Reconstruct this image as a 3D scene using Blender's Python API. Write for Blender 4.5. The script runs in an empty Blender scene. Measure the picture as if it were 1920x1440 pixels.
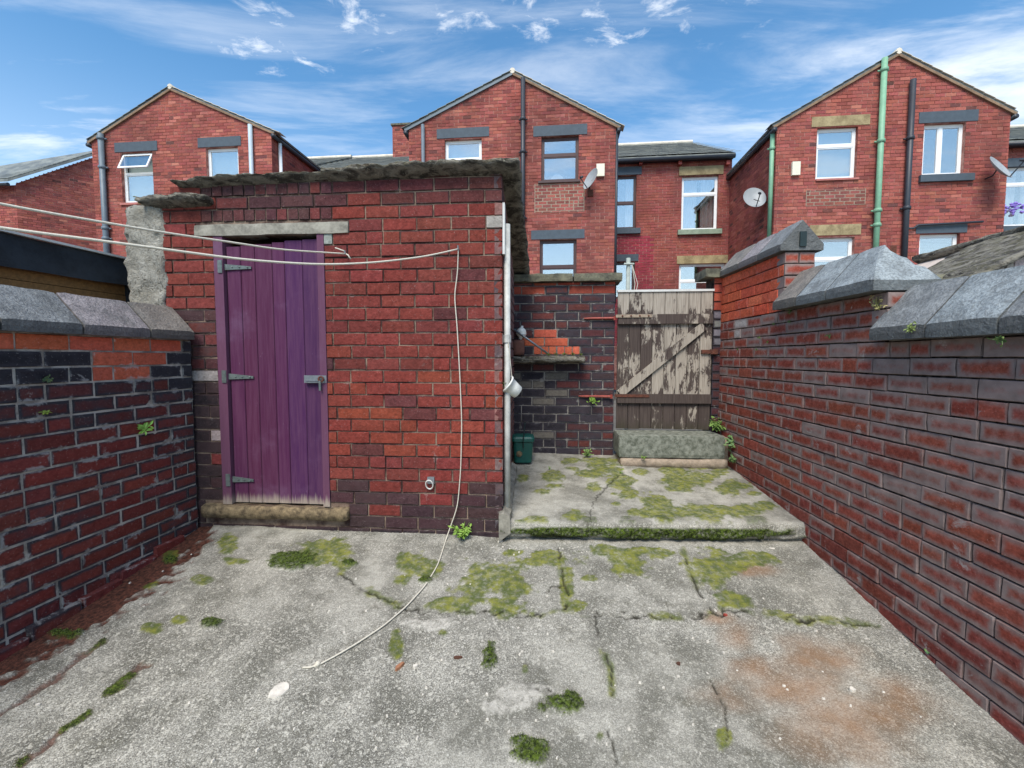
import bpy, math, random
import numpy as np
from mathutils import Matrix, Vector

# ------------------------------------------------------------------ camera, sky, sun, exposure
S = bpy.context.scene
COL = S.collection
rng = random.Random(7)
EYE = 1.62
FPX = 830.0
TH = math.atan(49 / FPX)
cam = bpy.data.cameras.new('camera')
cam.sensor_width = 36.0
cam.lens = FPX / 1920 * 36
cam.clip_start = 0.02
cam.clip_end = 2000
co = bpy.data.objects.new('camera', cam)
COL.objects.link(co)
co.location = (0, 0, EYE)
co.rotation_euler = (math.pi / 2 - TH, 0, 0)
S.camera = co
S.render.resolution_x, S.render.resolution_y = 1024, 768
S.view_settings.view_transform = 'Standard'
S.view_settings.look = 'None'
S.view_settings.gamma = 1
S.view_settings.use_curve_mapping = False
S.view_settings.exposure = 0.82
SUN_EL, SUN_AZ = math.radians(54), math.radians(196)   # azimuth from +Y, clockwise
sun = bpy.data.lights.new('sun', 'SUN')
sun.energy = 2.6
sun.angle = math.radians(30)
sun.color = (1.0, 0.93, 0.83)
so = bpy.data.objects.new('sun', sun)
COL.objects.link(so)
sd = Vector((math.sin(SUN_AZ) * math.cos(SUN_EL), math.cos(SUN_AZ) * math.cos(SUN_EL), math.sin(SUN_EL)))
so.rotation_euler = (-sd).to_track_quat('-Z', 'Y').to_euler()
so.location = (0, -8, 14)


class NT:
    """tiny node-tree helper"""
    def __init__(s, tree):
        s.t = tree
        s.t.nodes.clear()

    def n(s, typ, **kw):
        nd = s.t.nodes.new(typ)
        for k, v in kw.items():
            if k == 'i':
                for kk, vv in v.items():
                    s.put(nd.inputs[kk], vv)
            else:
                setattr(nd, k, v)
        return nd

    def put(s, sock, v):
        if hasattr(v, 'is_output'):
            s.t.links.new(v, sock)
        elif isinstance(v, tuple) and len(v) == 3 and sock.type == 'RGBA':
            sock.default_value = (*v, 1)
        else:
            sock.default_value = v

    def m(s, op, a, b=0.0, c=0.0, clamp=False):
        nd = s.n('ShaderNodeMath', operation=op, use_clamp=clamp)
        s.put(nd.inputs[0], a); s.put(nd.inputs[1], b); s.put(nd.inputs[2], c)
        return nd.outputs[0]

    def ss(s, x, lo, hi, to0=0.0, to1=1.0):
        nd = s.n('ShaderNodeMapRange', interpolation_type='SMOOTHSTEP')
        for k, v in (('Value', x), ('From Min', lo), ('From Max', hi), ('To Min', to0), ('To Max', to1)):
            s.put(nd.inputs[k], v)
        return nd.outputs[0]

    def mix(s, f, a, b, mode='MIX'):
        nd = s.n('ShaderNodeMix', data_type='RGBA', blend_type=mode)
        s.put(nd.inputs['Factor'], f); s.put(nd.inputs['A'], a); s.put(nd.inputs['B'], b)
        return nd.outputs['Result']

    def noise(s, vec, scale, detail=4, rough=0.55, dist=0.0, out='Fac'):
        nd = s.n('ShaderNodeTexNoise', i={'Scale': scale, 'Detail': detail, 'Roughness': rough, 'Distortion': dist})
        if vec is not None:
            s.put(nd.inputs['Vector'], vec)
        return nd.outputs[out]

    def vor(s, vec, scale, feature='F1', out='Distance'):
        nd = s.n('ShaderNodeTexVoronoi', feature=feature, i={'Scale': scale})
        s.put(nd.inputs['Vector'], vec)
        return nd.outputs[out]

    def scalev(s, vec, sc):
        nd = s.n('ShaderNodeVectorMath', operation='MULTIPLY')
        s.put(nd.inputs[0], vec); nd.inputs[1].default_value = sc
        return nd.outputs[0]

    def pos(s):
        return s.n('ShaderNodeNewGeometry').outputs['Position']


world = bpy.data.worlds.new('World')
S.world = world
world.use_nodes = True
w = NT(world.node_tree)
sky = w.n('ShaderNodeTexSky', sky_type='NISHITA', sun_disc=False, sun_elevation=SUN_EL, sun_rotation=SUN_AZ,
          altitude=200, air_density=1.0, dust_density=0.2, ozone_density=1.6)
dirv = w.n('ShaderNodeTexCoord').outputs['Generated']
sp = w.n('ShaderNodeSeparateXYZ', i={'Vector': dirv})
zc = w.m('MAXIMUM', sp.outputs['Z'], 0.06)
pl = w.n('ShaderNodeCombineXYZ', i={'X': w.m('DIVIDE', sp.outputs['X'], zc), 'Y': w.m('DIVIDE', sp.outputs['Y'], zc)}).outputs[0]


def blob(cx, cy, rx, ry):
    a = w.m('DIVIDE', w.m('SUBTRACT', w.n('ShaderNodeSeparateXYZ', i={'Vector': pl}).outputs['X'], cx), rx)
    b = w.m('DIVIDE', w.m('SUBTRACT', w.n('ShaderNodeSeparateXYZ', i={'Vector': pl}).outputs['Y'], cy), ry)
    d = w.m('SQRT', w.m('ADD', w.m('MULTIPLY', a, a), w.m('MULTIPLY', b, b)))
    return w.ss(d, 1.0, 0.15)


# thin wind-drawn cirrus, and small broken puffs
cir = w.noise(w.scalev(pl, (0.55, 1.9, 1)), 1.5, 9, 0.62, 0.5)
cir2 = w.noise(w.scalev(pl, (0.25, 0.5, 1)), 0.9, 4, 0.5, 0.2)
streak = w.ss(w.m('ADD', cir, w.m('MULTIPLY', cir2, 0.55)), 0.68, 1.02)
puf = w.noise(w.scalev(pl, (1.0, 1.3, 1)), 7.5, 9, 0.66, 0.4)
bl_r = w.m('MAXIMUM', blob(1.75, 1.75, 1.15, 0.75), blob(2.6, 1.75, 1.0, 0.6))
bl_l = blob(-2.1, 1.9, 0.9, 0.8)
bl_c = w.m('MAXIMUM', blob(-0.40, 1.36, 0.55, 0.26), blob(0.22, 1.36, 0.75, 0.24))
bl_c = w.m('MAXIMUM', bl_c, blob(-0.78, 1.50, 0.34, 0.24))
cl = w.m('MULTIPLY', streak, w.m('ADD', 0.42, w.m('ADD', w.m('MULTIPLY', bl_r, 0.75), w.m('MULTIPLY', bl_l, 0.55))))
big = w.m('MULTIPLY', w.ss(w.m('ADD', cir, w.m('MULTIPLY', bl_r, 0.30)), 0.52, 0.86), bl_r)
pf = w.m('MULTIPLY', w.ss(w.m('ADD', puf, w.m('MULTIPLY', bl_c, 0.13)), 0.58, 0.92), w.ss(bl_c, 0.0, 0.5))
cloud = w.m('MAXIMUM', w.m('MAXIMUM', cl, w.m('MULTIPLY', big, 0.85)), w.m('MULTIPLY', pf, 0.9), clamp=True)
hz = w.ss(sp.outputs['Z'], 0.50, 0.02)
cloud = w.m('MAXIMUM', cloud, w.m('MULTIPLY', hz, 0.42))
skyc = w.n('ShaderNodeHueSaturation', i={'Hue': 0.492, 'Saturation': 1.22, 'Value': 1.22, 'Color': sky.outputs[0]}).outputs[0]
skymix = w.mix(cloud, skyc, (6.6, 6.9, 7.3))
bg = w.n('ShaderNodeBackground', i={'Color': skymix, 'Strength': 0.105})
w.t.links.new(bg.outputs[0], w.n('ShaderNodeOutputWorld').inputs['Surface'])

# ------------------------------------------------------------------ measuring helpers (photo pixel <-> place)
F_ = np.array([0, math.cos(TH), -math.sin(TH)]); U_ = np.array([0, math.sin(TH), math.cos(TH)]); R_ = np.array([1., 0, 0])
C_ = np.array([0, 0, EYE])


def ray(px, py):
    return F_ + R_ * ((px - 960) / FPX) + U_ * ((720 - py) / FPX)


def proj(p):
    d = np.asarray(p, float) - C_
    z = d @ F_
    return 960 + FPX * (d @ R_) / z, 720 - FPX * (d @ U_) / z


def at(px, py, Y):
    r = ray(px, py)
    return C_ + r * (Y / r[1])


GS = 0.15


def on_ground(px, py, up=0.0):
    r = ray(px, py)
    t = (GS * 0 + up - EYE) / (r[2] - GS * r[1])
    return C_ + r * t


class Fr:
    """upright wall frame: x along the wall, y into the wall, z up"""
    def __init__(s, ox, oy, ang):
        s.o = np.array([ox, oy, 0.0]); s.a = ang
        s.x = np.array([math.cos(ang), math.sin(ang), 0]); s.y = np.array([-math.sin(ang), math.cos(ang), 0])
        s.M = Matrix.Translation((ox, oy, 0)) @ Matrix.Rotation(ang, 4, 'Z')

    def p(s, u, y, z):
        return s.o + s.x * u + s.y * y + np.array([0, 0, z])

    def uz(s, px, py, y=0.0):
        r = ray(px, py)
        t = ((s.o + s.y * y - C_) @ s.y) / (r @ s.y)
        q = C_ + r * t
        return (q - s.o) @ s.x, q[2]


# ------------------------------------------------------------------ numpy noise
def _h(ix, iy, seed):
    n = (ix.astype(np.int64) * 374761393 + iy.astype(np.int64) * 668265263 + seed * 1442695041) & 0x7fffffff
    n = ((n ^ (n >> 13)) * 1274126177) & 0x7fffffff
    return ((n ^ (n >> 16)) & 0xffff) / 65535.0


def vn(x, y, seed=0):
    x = np.asarray(x, float); y = np.asarray(y, float)
    ix = np.floor(x); iy = np.floor(y); fx = x - ix; fy = y - iy
    fx = fx * fx * (3 - 2 * fx); fy = fy * fy * (3 - 2 * fy)
    a = _h(ix, iy, seed); b = _h(ix + 1, iy, seed); c = _h(ix, iy + 1, seed); d = _h(ix + 1, iy + 1, seed)
    return (a * (1 - fx) + b * fx) * (1 - fy) + (c * (1 - fx) + d * fx) * fy


def fbm(x, y, seed=0, o=4):
    s = 0; am = 0.5; f = 1.0; t = 0
    for k in range(o):
        s = s + am * vn(x * f + 17.3 * k, y * f - 9.1 * k, seed + k); t += am; am *= 0.5; f *= 2.07
    return s / t


def sstep(x, lo, hi):
    t = np.clip((x - lo) / (hi - lo), 0, 1)
    return t * t * (3 - 2 * t)


def lin(r, g, b, k=1.0):
    f = lambda c: (c / 255 / 12.92 if c <= 10 else ((c / 255 + 0.055) / 1.055) ** 2.4) * k
    return (f(r), f(g), f(b))


# ------------------------------------------------------------------ materials
MAT = {}


def mat(name, fn):
    m = bpy.data.materials.new(name)
    m.use_nodes = True
    t = NT(m.node_tree)
    b = t.n('ShaderNodeBsdfPrincipled')
    out = t.n('ShaderNodeOutputMaterial')
    t.t.links.new(b.outputs[0], out.inputs['Surface'])
    fn(t, b)
    MAT[name] = m
    return m


def bump(t, b, h, strength=0.3, dist=0.01):
    nd = t.n('ShaderNodeBump', i={'Strength': strength, 'Distance': dist, 'Height': h})
    t.t.links.new(nd.outputs[0], b.inputs['Normal'])


def brick_mat(name, joined=False, es=0.07, soot=(0.018, 0.018, 0.024), smear=0.3, smearcol=(0.42, 0.40, 0.37), var=0.35, edge=0.020, speck=0.4):
    def fn(t, b):
        p = t.pos()
        if joined:
            at_ = t.n('ShaderNodeAttribute', attribute_name='Col')
            core, al = at_.outputs['Color'], at_.outputs['Alpha']
        else:
            oi = t.n('ShaderNodeObjectInfo')
            core, al = oi.outputs['Color'], oi.outputs['Alpha']
        uv = t.n('ShaderNodeUVMap', uv_map='UVMap').outputs[0]
        sx = t.n('ShaderNodeSeparateXYZ', i={'Vector': uv})
        du = t.m('MULTIPLY', t.m('MINIMUM', sx.outputs[0], t.m('SUBTRACT', 1.0, sx.outputs[0])), 0.215)
        dv = t.m('MULTIPLY', t.m('MINIMUM', sx.outputs[1], t.m('SUBTRACT', 1.0, sx.outputs[1])), 0.073)
        ed = t.m('MINIMUM', du, dv)
        n1 = t.noise(p, 26, 5, 0.65)
        n2 = t.noise(p, 9, 3, 0.5)
        n3 = t.noise(p, 110, 4, 0.7)
        e = t.ss(ed, edge, 0.0)
        # worn-through soot: heavy at the arrises, thin in the middle of the face
        s = t.m('ADD', t.m('ADD', t.m('MULTIPLY', e, 0.85), t.m('MULTIPLY', al, 1.75)), t.m('ADD', t.m('MULTIPLY', n1, 1.3), t.m('MULTIPLY', n2, 0.5)))
        mask = t.ss(s, 1.62, 2.70)
        mask = t.m('MULTIPLY', mask, t.ss(al, 0.0, 0.12))
        n4 = t.noise(t.scalev(p, (1, 1, 1.6)), 55, 4, 0.6)
        v = t.m('ADD', 1.0, t.m('MULTIPLY', t.m('SUBTRACT', t.m('ADD', t.m('ADD', n1, n4), t.m('MULTIPLY', n3, 0.6)), 1.3), var * 2.7))
        c1 = t.mix(1.0, core, t.n('ShaderNodeCombineColor', i={0: v, 1: v, 2: v}).outputs[0], 'MULTIPLY')
        so_ = t.mix(t.noise(p, 17, 2), soot, tuple(x * 2.6 for x in soot))
        c2 = t.mix(mask, c1, so_)
        sm = t.m('MULTIPLY', t.ss(t.m('ADD', t.noise(p, 7.5, 7, 0.72, 0.4), t.m('MULTIPLY', e, es)), 0.66 - 0.12 * smear, 0.75 - 0.12 * smear), min(1.0, smear * 1.6))
        c3 = t.mix(sm, c2, smearcol)
        sp_ = t.m('MULTIPLY', t.ss(n3, 0.62, 0.69), speck)
        c4 = t.mix(sp_, c3, (0.36, 0.33, 0.31))
        if name == 'house_brick':
            st_ = t.ss(t.m('ADD', t.m('MULTIPLY', t.noise(t.scalev(p, (1, 1, .3)), 1.1, 5, 0.62), 0.6), t.m('MULTIPLY', t.noise(p, .55, 4, 0.6), 0.4)), 0.46, 0.66)
            c4 = t.mix(t.m('MULTIPLY', st_, 0.50), c4, lin(84, 54, 52))
        t.put(b.inputs['Base Color'], c4)
        b.inputs['Roughness'].default_value = 0.9
        b.inputs['Specular IOR Level'].default_value = 0.12
        bump(t, b, t.m('ADD', n1, t.m('MULTIPLY', n3, 0.5)), 0.45, 0.004)
    return mat(name, fn)


def simple(name, c, rough=0.7, var=0.2, sc=20, bmp=0.2, c2=None, metal=0.0, stretch=None, spec=0.5):
    def fn(t, b):
        p = t.n('ShaderNodeTexCoord').outputs['Object'] if stretch else t.pos()
        if stretch:
            p = t.scalev(p, stretch)
        n = t.noise(p, sc, 5, 0.62)
        n2 = t.noise(p, sc * 6, 3, 0.6)
        k = t.ss(t.m('ADD', t.m('MULTIPLY', n, 0.75), t.m('MULTIPLY', n2, 0.25)), 0.3, 0.7)
        hi = c2 if c2 else tuple(min(1, x * (1 + var)) for x in c)
        t.put(b.inputs['Base Color'], t.mix(k, tuple(x * (1 - var) for x in c), hi))
        b.inputs['Roughness'].default_value = rough
        b.inputs['Metallic'].default_value = metal
        b.inputs['Specular IOR Level'].default_value = spec
        if bmp:
            bump(t, b, t.m('ADD', n, t.m('MULTIPLY', n2, 0.4)), bmp, 0.006)
    return mat(name, fn)


brick_mat('shed_brick', smear=0.16, var=0.44, soot=lin(50, 39, 40), edge=0.012)
brick_mat('left_brick', es=0.10, smear=0.34, smearcol=(0.46, 0.45, 0.43), soot=lin(42, 41, 45), edge=0.022, speck=0.5)
brick_mat('right_brick', es=0.0, smear=0.42, smearcol=(0.40, 0.38, 0.36), soot=lin(104, 91, 87), edge=0.034, var=0.45, speck=0.35)
brick_mat('gate_brick', smear=0.30, soot=lin(44, 41, 46), speck=0.3)
brick_mat('house_brick', joined=True, smear=0.05, soot=lin(70, 52, 52), var=0.30, edge=0.004, speck=0.12)
brick_mat('yard_brick_joined', joined=True, smear=0.2, soot=lin(55, 50, 54), var=0.4)


def mortar_mat(name, a, bcol, sc=14):
    def fn(t, b):
        p = t.pos()
        n = t.noise(p, sc, 6, 0.7)
        n2 = t.noise(p, 150, 3, 0.6)
        c = t.mix(t.ss(n, 0.38, 0.62), a, bcol)
        t.put(b.inputs['Base Color'], t.mix(t.m('MULTIPLY', n2, 0.35), c, tuple(x * 0.45 for x in a)))
        b.inputs['Roughness'].default_value = 0.95
        b.inputs['Specular IOR Level'].default_value = 0.1
        bump(t, b, t.m('ADD', n, n2), 0.5, 0.005)
    return mat(name, fn)


mortar_mat('mortar_shed', lin(74, 56, 52), lin(160, 140, 122), 4)
mortar_mat('mortar_left', lin(192, 185, 174), lin(124, 116, 108), 7)
mortar_mat('mortar_right', lin(38, 33, 33), lin(96, 88, 82), 11)
mortar_mat('mortar_gate', lin(96, 91, 88), lin(160, 154, 146), 8)
mortar_mat('mortar_house', lin(128, 72, 64), lin(196, 150, 138), 3)

simple('lintel_concrete', lin(132, 128, 116), 0.9, 0.45, 9, 0.6, c2=lin(164, 160, 147))
def _render(t, b):
    p = t.pos()
    n = t.noise(p, 30, 6, 0.7, 1.6); n2 = t.noise(p, 9, 4, 0.6)
    pit = t.ss(t.m('ADD', n, t.m('MULTIPLY', n2, .25)), 0.60, 0.46)
    c = t.mix(t.ss(n2, .35, .65), lin(176, 173, 162), lin(150, 146, 134))
    c = t.mix(t.m('MULTIPLY', pit, .85), c, lin(84, 80, 70))
    t.put(b.inputs['Base Color'], c)
    b.inputs['Roughness'].default_value = .95
    bump(t, b, n, 1.0, .03)


mat('rough_render', _render)
simple('sill_stone', lin(92, 78, 60), 0.95, 0.5, 26, 1.0, c2=lin(146, 128, 98))
simple('gate_cap_stone', lin(78, 76, 68), 0.9, 0.4, 12, 0.6, c2=lin(120, 118, 98))
simple('step_stone', lin(88, 94, 80), 0.9, 0.3, 26, 0.7, c2=lin(142, 145, 134))
simple('step_bed', lin(150, 135, 118), 0.9, 0.3, 30, 0.6)
simple('galvanised', lin(140, 146, 150), 0.45, 0.22, 30, 0.15, metal=0.55)
simple('hinge_grey', lin(98, 108, 106), 0.55, 0.3, 40, 0.25, metal=0.25)
simple('rust_metal', lin(92, 52, 38), 0.85, 0.4, 40, 0.5)
simple('red_paint', lin(146, 60, 48), 0.55, 0.35, 35, 0.35)
simple('white_pipe', lin(184, 184, 178), 0.6, 0.25, 10, 0.15)
simple('white_plastic', lin(222, 222, 214), 0.45, 0.12, 15, 0.08)
simple('rope', lin(206, 200, 184), 0.9, 0.10, 80, 0.3)
simple('bin_green', lin(24, 84, 76), 0.38, 0.2, 12, 0.08)
simple('bin_dark', lin(22, 40, 40), 0.5, 0.2, 12, 0.08)
simple('felt', lin(34, 40, 46), 0.92, 0.40, 9, 0.5)
simple('timber', lin(128, 94, 54), 0.8, 0.28, 5, 0.3, stretch=(1, 12, 12))
simple('pale_trim', lin(205, 205, 200), 0.7, 0.12, 8, 0.1)
simple('dark_paint', lin(70, 82, 92), 0.75, 0.14, 10, 0.15)
simple('house_stone', lin(142, 124, 90), 0.9, 0.32, 5, 0.3, c2=lin(172, 156, 118))
simple('green_stone', lin(136, 152, 132), 0.85, 0.2, 8, 0.2)
simple('pink_sill', lin(176, 112, 104), 0.85, 0.15, 12, 0.2)
simple('white_upvc', lin(236, 238, 238), 0.35, 0.04, 6, 0.0)
simple('brown_upvc', lin(72, 48, 46), 0.45, 0.12, 8, 0.05)
simple('pipe_grey', lin(100, 112, 122), 0.5, 0.15, 6, 0.05)
simple('pipe_pale', lin(170, 186, 198), 0.5, 0.12, 6, 0.05)
simple('pipe_black', lin(46, 50, 58), 0.5, 0.15, 6, 0.05)
simple('pipe_green', lin(120, 166, 136), 0.55, 0.14, 5, 0.08)
simple('verge_grey', lin(96, 110, 120), 0.5, 0.15, 6, 0.05)
simple('verge_mortar', lin(134, 110, 88), 0.9, 0.3, 7, 0.3)
simple('ridge_pale', lin(214, 206, 190), 0.8, 0.2, 6, 0.2)
simple('dish_grey', lin(150, 155, 158), 0.5, 0.12, 8, 0.05)
simple('box_cream', lin(226, 222, 200), 0.5, 0.06, 8, 0.03)
simple('interior', lin(60, 66, 70), 0.9, 0.2, 3, 0.0)
simple('curtain', lin(196, 204, 206), 0.9, 0.14, 3, 0.2)
simple('blind', lin(172, 186, 180), 0.8, 0.1, 6, 0.1)
simple('dark_blind', lin(96, 106, 106), 0.8, 0.2, 4, 0.15)
simple('lead', lin(140, 150, 158), 0.6, 0.15, 7, 0.1)
simple('wood_chip', lin(150, 104, 76), 0.9, 0.3, 30, 0.4)
simple('dark_wood', lin(84, 54, 40), 0.9, 0.3, 30, 0.4)
simple('pale_chip', lin(206, 200, 188), 0.9, 0.16, 40, 0.5)
simple('brown_block', lin(110, 72, 60), 0.9, 0.25, 20, 0.5)
simple('lilac', lin(140, 120, 200), 0.8, 0.25, 30, 0.1)
simple('pole_wood', lin(176, 182, 172), 0.85, 0.2, 12, 0.3)
simple('dark_ground', lin(92, 90, 84), 0.95, 0.25, 3, 0.3)
simple('whitewash', lin(198, 184, 172), 0.95, 0.22, 8, 0.5)


def _slate(t, b):
    p = t.pos()
    n = t.noise(p, 2.5, 5, 0.6); n2 = t.noise(p, 30, 4, 0.6)
    c = t.mix(t.ss(n, 0.35, 0.65), lin(96, 102, 102), lin(140, 144, 136))
    t.put(b.inputs['Base Color'], t.mix(t.m('MULTIPLY', n2, 0.5), c, lin(84, 88, 90)))
    b.inputs['Roughness'].default_value = 0.6
    bump(t, b, n2, 0.3, 0.01)


mat('slate', _slate)


def _coping(t, b):
    p = t.pos()
    oi = t.n('ShaderNodeObjectInfo')
    n = t.noise(p, 11, 6, 0.62, 0.6); n2 = t.noise(p, 90, 4, 0.65)
    v = t.m('ADD', 0.66, t.m('MULTIPLY', t.ss(n, 0.28, 0.72), 0.50))
    c = t.mix(1.0, oi.outputs['Color'], t.n('ShaderNodeCombineColor', i={0: v, 1: v, 2: v}).outputs[0], 'MULTIPLY')
    # near-vertical faces darker than the tops; lichen flecks
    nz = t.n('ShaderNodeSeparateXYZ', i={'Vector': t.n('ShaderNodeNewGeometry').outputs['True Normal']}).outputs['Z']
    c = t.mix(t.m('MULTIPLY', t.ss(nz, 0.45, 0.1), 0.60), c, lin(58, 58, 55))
    fl = t.ss(t.noise(p, 42, 5, 0.7), 0.64, 0.72)
    c = t.mix(t.m('MULTIPLY', t.ss(t.noise(p, 5, 5, 0.65, .8), .52, .66), .5), c, lin(92, 94, 92))
    c = t.mix(t.m('MULTIPLY', fl, 0.6), c, lin(190, 190, 176))
    t.put(b.inputs['Base Color'], t.mix(t.m('MULTIPLY', t.ss(n2, .42, .62), 0.5), c, lin(74, 76, 76)))
    t.put(b.inputs['Roughness'], t.m('ADD', 0.5, t.m('MULTIPLY', n, 0.4)))
    bump(t, b, t.m('ADD', t.m('ADD', n, t.noise(p, 34, 5, 0.7, 1.0)), t.m('MULTIPLY', n2, 0.5)), 0.75, 0.012)


mat('coping', _coping)


def _flag(t, b):
    p = t.pos()
    n = t.noise(t.scalev(p, (1, 1, 3.5)), 9, 7, 0.68, 0.8); n2 = t.noise(p, 55, 5, 0.7)
    nz = t.n('ShaderNodeSeparateXYZ', i={'Vector': t.n('ShaderNodeNewGeometry').outputs['Normal']}).outputs['Z']
    c = t.mix(t.ss(n, 0.38, 0.62), lin(58, 54, 48), lin(144, 139, 126))
    c = t.mix(t.ss(n2, 0.58, 0.72), c, lin(178, 176, 156))
    moss = t.m('MULTIPLY', t.ss(t.m('ADD', t.noise(p, 14, 4, 0.6), t.m('MULTIPLY', nz, 0.10)), 0.56, 0.66), 0.65)
    c = t.mix(t.m('MULTIPLY', moss, .6), c, lin(88, 84, 46))
    t.put(b.inputs['Base Color'], c)
    b.inputs['Roughness'].default_value = 0.95
    bump(t, b, t.m('ADD', n, n2), 1.0, 0.02)


mat('flagstone', _flag)


def _door(t, b):
    p = t.pos()
    oi = t.n('ShaderNodeObjectInfo')
    ps = t.scalev(p, (60, 60, 3.2))
    g = t.noise(ps, 1.0, 6, 0.65, 0.4)
    fine = t.noise(t.scalev(p, (260, 260, 9)), 1.0, 4, 0.6)
    blot = t.noise(p, 3.2, 5, 0.6)
    c = t.mix(t.ss(g, 0.3, 0.7), oi.outputs['Color'], t.mix(0.35, oi.outputs['Color'], lin(112, 74, 98)))
    c = t.mix(t.m('MULTIPLY', t.ss(blot, 0.52, 0.72), 0.28), c, lin(124, 98, 126))
    z = t.n('ShaderNodeSeparateXYZ', i={'Vector': p}).outputs['Z']
    scuff = t.ss(t.m('ADD', t.m('MULTIPLY', fine, 0.5), t.m('MULTIPLY', t.noise(p, 22, 5, 0.7), 0.6)), 0.68, 0.78)
    c = t.mix(t.m('MULTIPLY', scuff, 0.5), c, lin(168, 150, 172))
    # bare rotten foot of the boards
    foot = t.ss(t.m('ADD', t.m('SUBTRACT', z, 0.615), t.m('MULTIPLY', t.m('SUBTRACT', g, 0.5), 0.16)), 0.075, 0.005)
    c = t.mix(foot, c, t.mix(fine, lin(120, 104, 96), lin(184, 172, 158)))
    t.put(b.inputs['Base Color'], c)
    b.inputs['Roughness'].default_value = 0.7
    b.inputs['Specular IOR Level'].default_value = 0.22
    bump(t, b, t.m('ADD', g, fine), 0.5, 0.004)


mat('door_paint', _door)


def _gate(t, b):
    p = t.pos()
    oi = t.n('ShaderNodeObjectInfo')
    rnd = oi.outputs['Random']
    z = t.n('ShaderNodeSeparateXYZ', i={'Vector': p}).outputs['Z']
    off = t.n('ShaderNodeVectorMath', operation='ADD', i={0: p})
    t.put(off.inputs[1], t.n('ShaderNodeCombineXYZ', i={'X': 0.0, 'Y': 0.0, 'Z': t.m('MULTIPLY', rnd, 3.0)}).outputs[0])
    q = t.scalev(off.outputs[0], (1, 1, 0.32))
    n = t.m('ADD', t.m('MULTIPLY', t.noise(q, 17, 8, 0.72, 0.5), 0.8), t.m('MULTIPLY', t.noise(q, 80, 5, 0.7, 0.3), 0.2))
    lo = t.noise(off.outputs[0], 3.2, 2, 0.5)
    g = t.noise(t.scalev(p, (150, 150, 5)), 1.0, 4, 0.6)
    s = t.m('ADD', t.m('ADD', n, t.m('MULTIPLY', t.m('SUBTRACT', lo, 0.5), 0.55)), t.m('MULTIPLY', t.m('SUBTRACT', oi.outputs['Alpha'], 0.5), 0.5))
    # top stays cream, the weathered foot is brown
    s = t.m('ADD', s, t.ss(z, 2.02, 2.10, 0.0, 0.07))
    s = t.m('SUBTRACT', s, t.ss(z, 1.28, 1.18, 0.0, 0.13))
    k = t.ss(s, 0.465, 0.525)
    cream = t.mix(t.ss(g, 0.35, 0.7), lin(172, 163, 150), lin(136, 127, 116))
    brown = t.mix(t.ss(g, 0.3, 0.7), lin(66, 57, 54), lin(88, 78, 73))
    c = t.mix(k, brown, cream)
    c = t.mix(t.m('MULTIPLY', t.ss(t.m('ADD', z, t.m('MULTIPLY', n, 0.4)), 1.26, 1.08), 0.8), c, lin(62, 60, 46))
    t.put(b.inputs['Base Color'], c)
    b.inputs['Roughness'].default_value = 0.85
    b.inputs['Specular IOR Level'].default_value = 0.15
    bump(t, b, t.m('ADD', t.m('MULTIPLY', k, 1.0), t.m('MULTIPLY', g, 0.4)), 0.6, 0.003)


mat('gate_paint', _gate)


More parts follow.
